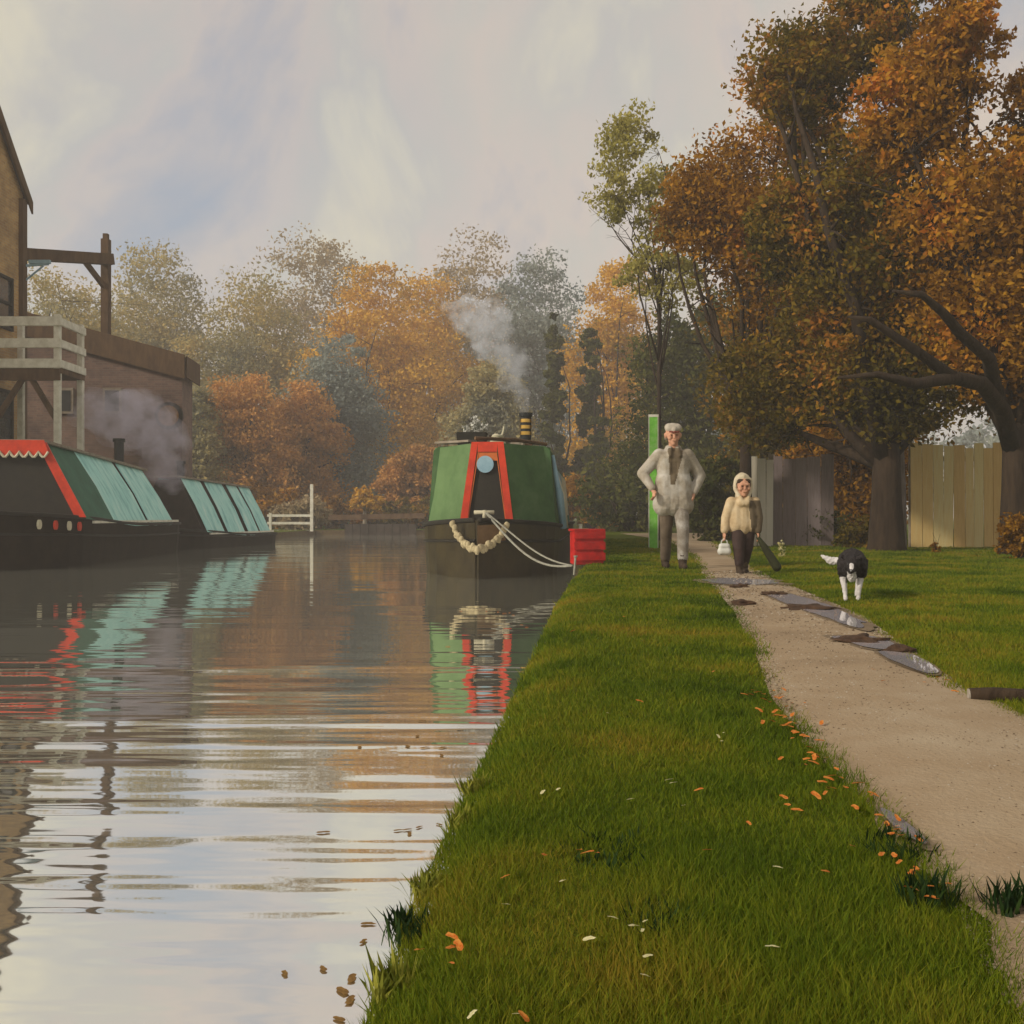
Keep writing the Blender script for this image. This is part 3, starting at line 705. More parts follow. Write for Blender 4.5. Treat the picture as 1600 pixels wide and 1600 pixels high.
# front panels: red frame forward, green flaps raked back to either side
yF, yS = 1.38, 2.12
fb, ft = .43, .255
def quadp(mb, a, b, c, d, th=.02):
    n = (Vector(b)-Vector(a)).cross(Vector(d)-Vector(a)).normalized()*th
    mb.prism([a,b,c,d], n)
for s, mm in ((-1,M['greenlit']),(1,M['green'])):  # one canvas: left flap painted lighter as if lit, right as if shaded
    p = MB(); N = 7; rws = []
    for j in range(5):
        tz = j/4; row = []
        for i in range(N):
            u = i/(N-1)
            xi = (fb+(ft-fb)*tz)+( (1.06+(.97-1.06)*tz)-(fb+(ft-fb)*tz))*u
            yi = yF+.02+.14*tz+(yS-yF)*u+.03*math.sin(u*9+tz*3)*(0<i<N-1)
            row.append(Vector((s*xi, yi, CZ0+.03+(CZ1-CZ0-.05)*tz-.02*u)))
        rws.append(row)
    p.loft(rws, closed=False)
    ob('front_canvas', p, mm, t, smooth=True, label=('left flap of the front canvas, painted a lit green' if s<0 else 'right flap of the front canvas, painted a shaded green'))
def fr(x, z):  # point on the raked front board
    return Vector((x, yF+.14*(z-CZ0)/(CZ1-CZ0), z))
p = MB(); bw = .115
for s in (-1,1):
    p.prism([fr(s*fb,CZ0),fr(s*(fb-bw),CZ0),fr(s*(ft-bw*.9),CZ1),fr(s*ft,CZ1)],(0,-.05,0))
p.prism([fr(-ft+.1,CZ1-.16),fr(ft-.1,CZ1-.16),fr(ft-.1,CZ1),fr(-ft+.1,CZ1)],(0,-.048,0))
ob('door_frame', p, M['red'], t)
p = MB()
for s in (-1,1):
    p.prism([fr(s*(fb-bw-.012),CZ0+.01),fr(s*(fb-bw),CZ0+.01),fr(s*(ft-bw*.9),CZ1-.17),fr(s*(ft-bw*.9-.012),CZ1-.17)],(0,-.04,0))
p.prism([fr(-ft+.1,CZ1-.30),fr(ft-.1,CZ1-.30),fr(ft-.1,CZ1-.165),fr(-ft+.1,CZ1-.165)],(0,-.03,0))
ob('frame_trim', p, M['orange'], t)
p = MB(); p.prism([fr(-fb+bw,CZ0),fr(fb-bw,CZ0),fr(ft-bw*.9,CZ1-.16),fr(-ft+bw*.9,CZ1-.16)],(0,.03,0)); ob('door', p, M['dark'], t)
c0 = fr(-.03,1.74); p = MB(); p.tube([c0+Vector((0,-.075,0)),c0+Vector((0,-.05,0))],.135,24); ob('name_disc', p, M['blue'], t)
# body behind: canvas, then cabin
def section(y, z1=CZ1-.03, top=.97, bot=1.06, crown=.05):
    return [Vector((-bot,y,CZ0)),Vector((-top,y,z1-.06)),Vector((-top+.08,y,z1)),Vector((0,y,z1+crown)),Vector((top-.08,y,z1)),Vector((top,y,z1-.06)),Vector((bot,y,CZ0))]
p = MB(); p.loft([section(yS+.02), section(3.2), section(4.6)]); ob('canvas_cover', p, M['green'], t)
p = MB(); p.loft([section(4.62,CZ1-.10,.90,1.03), section(13.2,CZ1-.10,.90,1.03)]); cb = ob('cabin', p, M['dkgreen'], t)
p = MB(); p.prism([(.99,5.0,.95),(.99,8.2,.95),(.915,8.2,1.85),(.915,5.0,1.85)],(.035,0,.0)); ob('side_panel', p, M['blue'], t)
p = MB(); p.prism([(.99,8.6,.95),(.99,12,.95),(.915,12,1.85),(.915,8.6,1.85)],(.035,0,.0)); ob('side_panel', p, M['cream'], t)
p = MB(); p.loft([[Vector((-.26,.35,.855)),Vector((.26,.35,.855))],[Vector((-.55,.8,.83)),Vector((.55,.8,.83))],[Vector((-.85,1.4,.80)),Vector((.85,1.4,.80))],[Vector((-1.05,2.3,.765)),Vector((1.05,2.3,.765))]],closed=False)
ob('foredeck', p, M['dark'], t)
# pale plank along the front roof edge, on the left
p = MB(); p.box((-.58,yS-.15,CZ1+.035),(.72,.22,.035),rz=R(-32)); ob('roof_edge_plank', p, M['plank'], t)
p = MB(); p.tube([(-.2,yF+.1,CZ1+.06),(0.4,2.0,CZ1+.07),(.9,2.4,CZ1+.02)],.03,6); ob('roof_rail', p, M['wood'], t)
# bow heart, stud
p = MB(); hp = []
for k in range(28):
    a = 2*PI*k/28; hp.append((.0095*16*math.sin(a)**3*.62, .0095*(13*math.cos(a)-5*math.cos(2*a)-2*math.cos(3*a)-math.cos(4*a))*.62))
def bowpt(x, z, off=0):     # lies on the front of the bow
    return Vector((x, .03+abs(x)*.9-off, z))
p.prism([(x+.10,.02+abs(x+.1)*.62-.035,z+.69) for x,z in hp],(0,-.02,0)); ob('heart_emblem', p, M['dark'], t)
p = MB(); p.prism([(.01,.0,.78),(.42,.20,.80),(.40,.20,.56),(.01,.0,.50)],(0,-.03,0)); ob('bow_panel', p, M['heart'], t)
p = MB(); p.tube([(.08,.35,.84),(.08,.32,1.0)],.035,8); p.tube([(-.08,.33,.97),(.22,.33,.97)],.03,8); ob('mooring_stud', p, M['cream'], t, smooth=True)
# garland rope fender slung round the bow
p = MB(); gp = []
for k in range(23):
    u = -1+2*k/22; x = u*.40; z = .80-.36*(1-u*u)**.8+.02*math.sin(k*2.2)
    gp.append(Vector((x+.02,-.07+abs(x)*.62-.06*(1-abs(u)),z)))
for i, q in enumerate(gp): p.sphere(q,(.045,.045,.055+.012*(i%2)),8,6,jit=.3,seed=i)
p.tube(gp,.034,7); ob('rope_fender', p, M['rope'], t, smooth=True)
# hanging side fenders and poles on the bank side
for y, m_ in ((2.55,'blue'),(3.3,'blue'),(4.3,'cream')):
    p = MB(); p.tube([(1.0,y,1.95-.25*(y>3)),(1.10,y,1.3),(1.17,y,.70)],[.025,.055,.05],8); ob('side_fender', p, M[m_], t, smooth=True)
# chimney
cx, cy = .49, 3.3
p = MB(); p.tube([(cx,cy,CZ1-.03),(cx,cy,CZ1+.10),(cx,cy,CZ1+.12),(cx,cy,CZ1+.62)],[.13,.13,.095,.095],16); ch = ob('chimney', p, M['iron'], t, smooth=False)
for k in range(3):
    p = MB(); p.tube([(cx,cy,CZ1+.25+.11*k),(cx,cy,CZ1+.31+.11*k)],.104,16); ob('brass_band', p, M['brass'], ch)
p = MB(); p.tube([(cx,cy,CZ1+.575),(cx,cy,CZ1+.64)],.118,16); ob('chimney_collar', p, M['iron'], ch)
bt = t
def on_boat(x,y,z): 
    return Vector((-.51,14.85,WZ)) + Matrix.Rotation(-R(4.6),3,'Z') @ Vector((x,y,z))
# things lying on its roof
t = thing('planter_box','black planter box of white flowers on the boat roof','planter',on_boat(-.40,2.75,CZ1+.005),-R(4.6))
p = MB(); p.box((0,0,.13),(.46,.26,.24),taper=1.12); ob('box',p,M['dark'],t,bevel=.01)
link('flowers',leaves_np([((0,0,.30),(.24,.14,.07)),((.07,0,.42),(.10,.1,.12)),((.16,0,.34),(.12,.1,.08))],420,.032),M['bag'],t)
tb = MB()
for k in range(8): limb(tb,(random.uniform(-.15,.2),0,.2),(random.uniform(-.2,.25),random.uniform(-.1,.1),random.uniform(.4,.62)),.008,.003,4,seg=3)
ob('stem',tb,M['weed'],t)
for i,(a,b_,nm,lb,c_,mm) in enumerate((((-.12,2.9,.20),(.62,3.0,.06),'boat_plank','long brown plank slanting across the boat roof','plank','wood'),((-.05,3.25,.10),(.50,2.7,.05),'boat_pole','grey pole lying behind the slanting plank on the roof','pole','plank'))):
    t = thing(nm,lb,c_,on_boat(a[0],a[1],CZ1)); p = MB(); b2 = Vector(b_)-Vector((a[0],a[1],0)); p.bar((0,0,a[2]),b2,.12 if i==0 else .05,.05)
    o = ob('board' if i==0 else 'shaft',p,M[mm],t); t.rotation_euler = (0,0,-R(4.6))
t = thing('rope_coil','coil of pale rope heaped on the middle of the boat roof','rope',on_boat(.06,2.55,CZ1+.01))
p = MB()
for k in range(4): p.tube([(.12*math.cos(a/12*2*PI)*(1-.12*k),.11*math.sin(a/12*2*PI),.03+.045*k+.012*math.sin(a*1.7)) for a in range(13)],.028,6,cap=False)
ob('coil',p,M['cream'],t,smooth=True); p = MB(); p.tube([(.05,0,.1),(.10,0,.26),(.11,0,.33)],.018,6); ob('rope_end',p,M['cream'],t)
# mooring line
t = thing('mooring_rope','slack grey mooring rope from the boat bow to the bank','rope',(0,0,0))
a = on_boat(.08,.33,.98); e = Vector((.78,13.2,.02)); p = MB(); pts = []
for k in range(15):
    u = k/14; q = a.lerp(e,u); q.z -= .30*math.sin(PI*u)*(.6+.4*u); pts.append(q)
p.tube(pts,.016,6); ob('line',p,M['ropegrey'],t,smooth=True)
p = MB(); pts2 = [q+Vector((.04*math.sin(PI*i/14),.1*math.sin(PI*i/14),.10*math.sin(PI*i/14))) for i,q in enumerate(pts)]; p.tube(pts2,.013,6); ob('second_line',p,M['ropegrey'],t,smooth=True)
t = thing('mooring_stake','short iron mooring stake in the bank at the rope end','stake',(.80,13.2,0)); p = MB(); p.tube([(0,0,-.1),(.02,-.01,.14)],.014,8); p.tube([(.02,-.01,.13),(.02,-.01,.15)],.026,8); ob('pin',p,M['ropegrey'],t)
t = thing('marker_post','thin white post on the bank beside the stern half of the boat','post',(1.36,20.5*.0+17.2,0)); p = MB(); p.tube([(-.2,0,-.1),(-.21,0,.52)],.028,8); ob('shaft',p,M['white'],t); p = MB(); p.tube([(-.21,0,.5),(-.21,0,.53)],.034,8); ob('cap',p,M['cream'],t)
t = thing('red_crate','bright red slatted crate standing on the grass beside the boat','crate',(1.04,14.25,-.02),R(10))
p = MB(); p.box((0,0,.24),(.40,.34,.46)); ob('body',p,M['redbox'],t,bevel=.012)
for z in (.12,.27,.42):
    p = MB(); p.box((0,-.178,z),(.44,.03,.11)); ob('slat',p,M['redbox'],t,bevel=.006)
p = MB(); p.box((0,0,.485),(.44,.38,.035)); ob('lid',p,M['redbox'],t,bevel=.008)

# --- left boats with sloping side cloths
def tent_boat(label, loc, yaw, L, hb, g0, g1, ztop, strips, front, grp, drop=.0):
    t = thing('narrowboat', label, 'boat', loc, yaw, group=grp)
    gfn = lambda y: g0+(g1-g0)*min(1,y/5)
    boat_hull(t, L, hb, gfn, [M['hullblk']])
    y0, y1 = 1.7, L-1.2; tw = .34; zT = lambda y: ztop-drop*(y-y0)/(y1-y0)
    def sec(y, inn=0):
        z0 = gfn(y)-.02; return [Vector((-hb+.03+inn,y,z0)),Vector((-tw+inn*.5,y,zT(y)-inn)),Vector((tw-inn*.5,y,zT(y)-inn)),Vector((hb-.03-inn,y,z0))]
    p = MB(); p.loft([sec(y0+.05,.04), sec((y0+y1)/2,.04), sec(y1-.05,.04)]); ob('hold_cover', p, M['dkbrown'], t)
    y = y0
    for (w, m_) in strips:
        w = w*(y1-y0)
        if m_:
            p = MB(); N = 6
            for s in (-1,1):
                rw = []
                for i in range(N):
                    yy = y+w*i/(N-1); off = .035+.018*math.sin(i*2.1+y*3)
                    z0 = gfn(yy)-.03; rw.append([Vector((s*(tw-.02),yy,zT(yy)+.015)),Vector((s*((tw+hb)/2+off),yy,(zT(yy)+z0)/2+.02)),Vector((s*(hb+off*.6),yy,z0))])
                p.loft(rw, closed=False)
            ob('side_cloth', p, M[m_], t, smooth=True, label={'dkgreen':'dark green side cloth','teal':'pale teal side cloth','green':'green side cloth'}.get(m_))
        y += w
    p = MB(); p.bar((0,y0-.05,zT(y0)+.045),(0,y1+.05,zT(y1)+.045),tw*2+.1,.05); ob('top_plank', p, M['plank'], t)
    p = MB(); 
    for s in (-1,1): p.box((s*(hb-.0),(y0+y1)/2+.3,(g0*0+gfn(4))+.02),(.06,(y1-y0)*.96,.05))
    ob('gunwale_board', p, M['white'], t)
    if front:
        z0 = gfn(y0); p = MB(); p.prism([(-hb+.05,y0-.03,z0),(-tw,y0-.03,ztop),(tw,y0-.03,ztop),(hb-.05,y0-.03,z0)],(0,-.04,0)); fbd = ob('front_board', p, M['dark'], t)
        p = MB()
        for s in (-1,1): p.prism([(s*(hb+.04),y0-.08,z0),(s*(hb-.15),y0-.08,z0),(s*(tw-.07),y0-.08,ztop+.02),(s*(tw+.10),y0-.08,ztop+.02)],(0,-.04,0))
        ob('red_border', p, M['red'], t)
        pol = [(-tw-.5,y0-.13,ztop+.06),(tw+.1,y0-.13,ztop+.06)]; zs = ztop-.16; n = 6; xs = tw+.16
        low = []
        for i in range(n):
            for k in range(5):
                u = (i+k/5)/n; low.append((xs-2*xs*u,y0-.13,zs-.10*math.sin(PI*k/5)))
        low.append((-xs,y0-.13,zs))
        p = MB(); p.prism([(-tw-.08,y0-.13,ztop+.05),(tw+.08,y0-.13,ztop+.05)]+low,(0,-.03,0)); ob('scalloped_valance', p, M['red'], t)
        p = MB(); p.tube([(a_,b_-.045,c_) for a_,b_,c_ in low],.022,6); ob('valance_trim', p, M['cream'], t)
        p = MB(); p.loft([[Vector((-.3,.3,gfn(0)-.01)),Vector((.3,.3,gfn(0)-.01))],[Vector((-.75,1,gfn(0)-.015)),Vector((.75,1,gfn(0)-.015))],[Vector((-1,1.75,gfn(1.7)-.02)),Vector((1,1.75,gfn(1.7)-.02))]],closed=False); ob('foredeck', p, M['plank'], t)
        for (yy,mm) in ((1.05,'red'),(1.35,'cream'),(1.62,'red'),(.75,'cream')):
            k = 1-(1-yy/2.4)**2.1; x = hb*k
            p = MB(); p.tube([(x+.012,yy-.02,gfn(yy)-.17),(x+.045,yy-.02,gfn(yy)-.17)],.085,12); ob('bow_roundel', p, M[mm], t)
    return t, gfn, ztop
grp = 'covered boats along the far bank'
b1, g1, zt1 = tent_boat('front left boat with dark bow board and scalloped red valance',(-8.72,16.9,WZ),R(5.4),10.0,1.10,.98,.74,2.24,
    [(.25,'dkgreen'),(.36,'teal'),(.03,None),(.33,'teal'),(.03,None)],True,grp,.20)
b2, g2, zt2 = tent_boat('rear left boat with striped teal side cloths behind the red valanced boat',(-9.9,27.2,WZ),-R(5.5),8.6,1.10,.60,.36,2.0,
    [(.03,None),(.24,'teal'),(.05,None),(.25,'teal'),(.06,None),(.16,'teal'),(.03,None),(.18,'teal')],False,grp,.14)
for (bb,zz,ys_) in ((b1,zt1,(6.2,)),(b2,zt2,(1.2,))):
    for yy in ys_:
        zz = zz-.1
        p = MB(); p.tube([(0.1,yy+1.2,zz),(0.1,yy+1.2,zz+.6)],.11,12); p.tube([(0.1,yy+1.2,zz+.54),(0.1,yy+1.2,zz+.62)],.14,12); ob('chimney',p,M['iron'],bb)

# ------------------------------------------------------------------ smoke
def smoke(name, label, pts, rads, dens, col):
    p = MB()
    for i in range(len(pts)-1):
        a, b = Vector(pts[i]), Vector(pts[i+1]); n = max(2,int((b-a).length/(.55*rads[i])))
        for k in range(n):
            u = k/n; r = rads[i]+(rads[i+1]-rads[i])*u
            c = a.lerp(b,u)+Vector((random.uniform(-1,1),random.uniform(-1,1),random.uniform(-1,1)))*r*.35
            p.sphere(c,(r*random.uniform(.7,1.1),r*.9,r*random.uniform(.6,.9)),16,12,jit=.55,seed=random.random()*50)
    me = p.mesh(name, True)
    tmp = bpy.data.objects.new('tmp', me); COL.objects.link(tmp)
    md = tmp.modifiers.new('r','REMESH'); md.mode = 'VOXEL'; md.voxel_size = min(rads)*.35
    dg = bpy.context.evaluated_depsgraph_get(); me2 = bpy.data.meshes.new_from_object(tmp.evaluated_get(dg)); bpy.data.objects.remove(tmp)
    m = bpy.data.materials.new(name+'_volume'); m.use_nodes = True; nt = m.node_tree; nt.nodes.clear()
    o = nt.nodes.new('ShaderNodeOutputMaterial'); v = nt.nodes.new('ShaderNodeVolumePrincipled')
    v.inputs['Color'].default_value = (*col,1); v.inputs['Density'].default_value = dens; n = noise_node(nt, 2.2/max(.3,max(rads)), 4, .65)
    k_ = nt.nodes.new('ShaderNodeMapRange'); k_.inputs['From Min'].default_value = .40; k_.inputs['From Max'].default_value = .68; k_.inputs['To Max'].default_value = dens
    nt.links.new(n.outputs['Fac'], k_.inputs['Value']); nt.links.new(k_.outputs[0], v.inputs['Density'])
    nt.links.new(v.outputs[0], o.inputs['Volume'])
    me2.materials.clear()
    return tag(link(name, me2, m), label, 'smoke', kind='stuff')
top = on_boat(cx,cy,CZ1+.66)
smoke('chimney_smoke','pale lilac smoke drifting up from the banded boat chimney',[top,P(812,612,18.1),P(795,590,18.2),P(806,568,18.3),P(778,545,18.4),P(752,528,18.5),P(764,500,18.7),P(736,470,19)],[.10,.16,.26,.30,.34,.36,.44,.5],2.6,(.90,.93,1.0))
smoke('boat_smoke','lilac smoke hanging in front of the brown warehouse',[P(262,745,27),P(240,690,27.5),P(200,650,28),P(150,610,28.5)],[.4,.85,1.15,.9],1.1,(.90,.86,.99))

# ------------------------------------------------------------------ people and dog
def figure(name, caps, mats, parent, voxel=.012, smooth=3, label=None):
    p = MB()
    for (a, ra, b, rb, mi) in caps:
        a = Vector(a); b = Vector(b)
        p.sphere(a,ra,12,8); p.sphere(b,rb,12,8)
        if (b-a).length > 1e-4: p.tube([a,b],[ra,rb],12)
    me = p.mesh(name)
    tmp = bpy.data.objects.new('tmp', me); COL.objects.link(tmp)
    md = tmp.modifiers.new('r','REMESH'); md.mode = 'VOXEL'; md.voxel_size = voxel
    ms = tmp.modifiers.new('s','SMOOTH'); ms.factor = .5; ms.iterations = smooth
    dg = bpy.context.evaluated_depsgraph_get(); me2 = bpy.data.meshes.new_from_object(tmp.evaluated_get(dg)); bpy.data.objects.remove(tmp)
    me2.materials.clear()
    if len(mats) > 1:
        n = len(me2.polygons); c = np.zeros(n*3); me2.polygons.foreach_get('center', c); c = c.reshape(-1,3)
        best = np.full(n,1e9); mi_ = np.zeros(n,int)
        for (a, ra, b, rb, mi) in caps:
            a = np.array(a,float); b = np.array(b,float); ab = b-a; L2 = max(1e-9,(ab*ab).sum())
            u = np.clip(((c-a)@ab)/L2,0,1); q = a+u[:,None]*ab; dd_ = np.linalg.norm(c-q,axis=1)-(ra+(rb-ra)*u)
            k = dd_ < best; best[k] = dd_[k]; mi_[k] = mi
        me2.polygons.foreach_set('material_index', mi_)
    me2.polygons.foreach_set('use_smooth',[True]*len(me2.polygons))
    return link(name, me2, mats, parent, label=label)
def repaint(o, fn):
    for p in o.data.polygons: p.material_index = fn(p.center)
def hand(w, dr, side, curl=.7, s=1.0):
    """five separate fingers: w wrist, dr direction of the hand, side = direction of the thumb side"""
    w = Vector(w); dr = Vector(dr).normalized(); side = Vector(side); side = (side-dr*side.dot(dr)).normalized(); inn = dr.cross(side).normalized()
    c = [(w,.026*s,w+dr*.05*s,.026*s,0)]
    for k in range(4):
        o = (1.5-k)*.021*s; L = (.036,.042,.039,.030)[k]*s
        a = w+dr*.08*s+side*o; b = a+dr*L+inn*L*.25*curl; e = b+dr*L*.6*(1-curl*.6)+inn*L*.8*curl
        c += [(w+dr*.03*s+side*o*.6,.016*s,a,.0115*s,0),(a,.0105*s,b,.0095*s,0),(b,.0095*s,e,.008*s,0)]
    a = w+dr*.025*s+side*.024*s; b = a+(dr*.6+side*.6)*.035*s; e = b+(dr*.9+inn*.35)*.03*s
    c += [(a,.015*s,b,.012*s,0),(b,.012*s,e,.0095*s,0)]
    return c
def head_caps(c, s=1.0, mi=0, yaw=0, young=False):
    c = Vector(c); q = lambda x,y,z: tuple(c+Matrix.Rotation(yaw,3,'Z')@(Vector((x,y,z))*s))
    return [(q(0,.015,.03),.088*s,q(0,.03,.04),.09*s,mi),(q(0,-.01,-.05),.066*s,q(0,-.02,-.085),.045*s,mi),(q(0,-.05,-.095),.028*s,q(0,-.045,-.08),.035*s,mi),
            ((q(0,-.086,-.005),.012*s,q(0,-.096,-.026),.013*s,mi) if young else (q(0,-.085,.012),.014*s,q(0,-.106,-.028),.017*s,mi)),(q(-.035,-.075,.022),.018*s,q(.035,-.075,.022),.018*s,mi),
            (q(-.02,-.082,-.062),.010*s,q(.02,-.082,-.062),.010*s,mi),(q(.092,.02,-.012),.014*s,q(.095,.025,.022),.017*s,mi),(q(-.092,.02,-.012),.014*s,q(-.095,.025,.022),.017*s,mi),
            (q(.045,-.055,-.03),.028*s,q(.05,-.04,-.02),.03*s,mi),(q(-.045,-.055,-.03),.028*s,q(-.05,-.04,-.02),.03*s,mi)]
def eyes(parent, c, s):
    for x in (-.033,.033):
        p = MB(); p.sphere(Vector(c)+Vector((x*s,-.086*s,.002*s)),.0075*s,10,8); ob('eye',p,M['eye'],parent,smooth=True)
# the man: walking towards us, right arm crooked round the upright green pole, left hand in pocket
mp_ = G(1052,889); mp_.z = 0
t = thing('person','adult in pale jacket and light cap walking in front of the green post','person',mp_)
HC = (-.005,-.02,1.655); s = 1
sh_r, sh_l = (-.18,0,1.43), (.18,.01,1.43)
el_r, el_l = (-.375,.05,1.19), (.345,.06,1.16)
wr_r, wr_l = (-.25,-.11,.95), (.24,-.05,.92)
fr_, fl_ = (-.07,.20,.06), (.09,-.16,.06)
caps = head_caps(HC)+[((0,.01,1.46),.062,(0,0,1.58),.058,0),((-.12,.01,1.36),.085,(.12,.01,1.36),.085,0),((0,.01,1.32),.12,(0,.01,1.0),.115,0),((-.07,.01,.94),.10,(.07,.01,.94),.10,0),
    (sh_r,.045,el_r,.042,0),(el_r,.040,wr_r,.026,0),(sh_l,.045,el_l,.042,0),(el_l,.040,wr_l,.026,0),
    ((-.09,.01,.90),.085,(-.08,.05,.50),.056,0),((-.08,.05,.50),.054,fr_,.036,0),((.09,0,.90),.085,(.10,-.12,.50),.056,0),((.10,-.12,.50),.054,fl_,.036,0),
    (fr_,.035,(-.08,.08,.035),.03,0),(fl_,.035,(.10,-.30,.035),.03,0)]
caps += hand(wr_r,(-.1,-.5,-.5),(.3,-.7,.5),.9)+hand(wr_l,(-.3,.0,-1),(0,-1,0),.6)
bd = figure('body',caps,[M['skin'],M['jackbrown']],t,.0065,2)
repaint(bd, lambda c: 1 if (c.z < 1.50 and (c.z > .98 or abs(c.x) < .19)) else 0)
eyes(bd,HC,1)
jk = [((-.14,.01,1.41),.078,(.14,.01,1.41),.078,0),((-.09,.01,1.36),.125,(.09,.01,1.36),.125,0),((-.085,.01,1.36),.13,(-.075,.005,1.10),.125,0),((.085,.01,1.36),.13,(.075,.005,1.10),.125,0),
      ((-.085,.005,1.10),.140,(-.11,0,.80),.150,0),((.085,.005,1.10),.140,(.11,0,.80),.150,0),((0,0,1.10),.14,(0,0,.80),.15,0),
      ((-.05,.02,1.49),.058,(.05,.02,1.49),.058,0),((0,.02,1.52),.062,(0,.02,1.50),.07,0),((-.045,-.05,1.50),.026,(-.06,-.115,1.40),.026,0),((.045,-.05,1.50),.026,(.06,-.115,1.40),.026,0),
      ((-.175,0,1.415),.086,el_r,.072,0),(el_r,.070,(-.275,-.075,1.005),.048,0),((.175,.01,1.415),.086,el_l,.074,0),(el_l,.072,(.255,-.03,.96),.050,0),
      ((-.19,-.02,.90),.045,(-.10,-.11,.88),.04,0),((.10,-.11,.88),.04,(.19,-.02,.90),.045,0)]
jo = figure('jacket',jk,[M['jacket'],M['jackbrown']],t,.010,5)
repaint(jo, lambda c: 1 if (c.y < -.05 and 1.04 < c.z < 1.50 and abs(c.x-.02+.10*(1.5-c.z)) < .025+.17*(c.z-1.04)) else 0)
figure('trousers',[((-.085,.01,.88),.105,(-.08,.05,.50),.078,0),((-.08,.05,.50),.076,(-.072,.18,.14),.066,0),((.085,0,.88),.105,(.10,-.12,.50),.080,1),((.10,-.12,.50),.078,(.092,-.155,.15),.068,1)],[M['brtrousers'],M['trousers']],t,.010,4)  # left leg painted paler, as if the light fell on it
for f in (fr_,fl_):
    fx,fy,fz = f; figure('boot',[((fx,fy,.17),.062,(fx,fy,.07),.052,0),((fx,fy+.02,.048),.046,(fx,fy-.15,.040),.038,0)],[M['boot']],t,.010,2)
figure('cap',[((0,.0,1.728),.088,(0,.035,1.732),.090,0),((-.05,-.04,1.752),.05,(.05,-.04,1.752),.05,0),((-.05,.04,1.762),.055,(.05,.04,1.762),.055,0),((0,-.085,1.722),.035,(0,-.06,1.73),.05,0)],[M['hat']],t,.009,2)
figure('cap_brim',[((-.055,-.09,1.70),.013,(.055,-.09,1.70),.013,0),((-.04,-.125,1.692),.011,(.04,-.125,1.692),.011,0),((0,-.10,1.697),.014,(0,-.14,1.69),.010,0)],[mat('brick_red_cloth',(.22,.05,.03),(.14,.03,.02),.8)],t,.007,2)
figure('hair',[((-.07,.06,1.64),.035,(.07,.06,1.64),.035,0),((-.085,.04,1.67),.02,(-.09,.05,1.62),.014,0),((.085,.04,1.67),.02,(.09,.05,1.62),.014,0)],[M['plank']],t,.009,2)
gp_ = G(1021,857)
t = thing('marker_post','bright green board post with white edges standing behind the adult','post',(gp_.x,gp_.y,0),R(-6))
p_ = MB(); p_.box((0,0,1.33),(.17,.035,2.75)); ob('board',p_,M['fgreen'],t,bevel=.008)
for x_ in (-.092,.092):
    p_ = MB(); p_.box((x_,-.002,1.36),(.014,.04,2.70)); ob('edge_strip',p_,M['white'],t)
p_ = MB(); p_.box((0,-.002,2.73),(.205,.045,.05)); ob('cap',p_,M['white'],t)
p_ = MB(); p_.box((0,.06,.9),(.07,.07,1.9)); ob('stake',p_,M['wood'],t)
# the child
cp_ = G(1161,898); k = 1.14/1.80
t = thing('person','child in cream jacket and hood walking on the path with a white bag','person',cp_)
HC = (0,-.02,.985); cs = .92
caps = head_caps(HC,cs,0,0,True)+[((0,.01,.84),.045,(0,0,.92),.042,0),((-.06,.01,.78),.06,(.06,.01,.78),.06,0),((0,.01,.74),.08,(0,.01,.58),.085,0),
   ((-.12,0,.80),.03,(-.19,.0,.64),.032,0),((-.19,0,.64),.031,(-.22,-.05,.47),.021,0),((.12,0,.80),.03,(.17,.0,.64),.032,0),((.17,0,.64),.031,(.155,-.05,.47),.021,0),
   ((-.055,0,.54),.062,(-.06,-.06,.30),.045,0),((-.06,-.06,.30),.044,(-.055,-.06,.06),.03,0),((.055,0,.54),.062,(.055,.04,.30),.045,0),((.055,.04,.30),.044,(.05,.15,.07),.03,0)]
caps += hand((-.22,-.05,.47),(-.02,-.1,-1),(.2,-1,0),.95,.72)+hand((.155,-.05,.47),(.1,-.1,-1),(-.2,-1,0),.95,.72)
bd = figure('body',caps,[M['skin'],M['jackbrown']],t,.0055,2); eyes(bd,HC,cs)
repaint(bd, lambda c: 1 if (c.z < .86 and (c.z > .50 or abs(c.x) < .13)) else 0)
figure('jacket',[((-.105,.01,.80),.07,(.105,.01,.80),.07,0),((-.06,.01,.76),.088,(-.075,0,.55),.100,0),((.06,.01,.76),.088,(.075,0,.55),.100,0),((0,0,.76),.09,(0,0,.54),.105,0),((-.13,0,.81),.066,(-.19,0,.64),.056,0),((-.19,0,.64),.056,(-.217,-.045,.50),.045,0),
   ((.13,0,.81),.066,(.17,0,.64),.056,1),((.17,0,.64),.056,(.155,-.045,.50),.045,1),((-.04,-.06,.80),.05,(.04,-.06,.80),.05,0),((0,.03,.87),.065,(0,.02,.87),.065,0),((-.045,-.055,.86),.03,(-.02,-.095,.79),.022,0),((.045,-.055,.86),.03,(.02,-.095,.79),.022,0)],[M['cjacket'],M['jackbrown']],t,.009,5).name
repaint(bpy.data.objects[[c.name for c in t.children if c.name.startswith('jacket')][0]], lambda c: 1 if c.x > .045+.25*(.80-c.z)*(c.z<.80)*.4 and c.z<.83 else 0)  # brown side of the jacket is shade painted into the cloth
figure('trousers',[((-.06,0,.53),.082,(-.062,-.06,.30),.066,0),((-.062,-.06,.30),.064,(-.056,-.06,.13),.052,0),((.06,0,.53),.082,(.056,.04,.30),.066,0),((.056,.04,.30),.064,(.05,.14,.14),.052,0)],[M['navy']],t,.010,3)
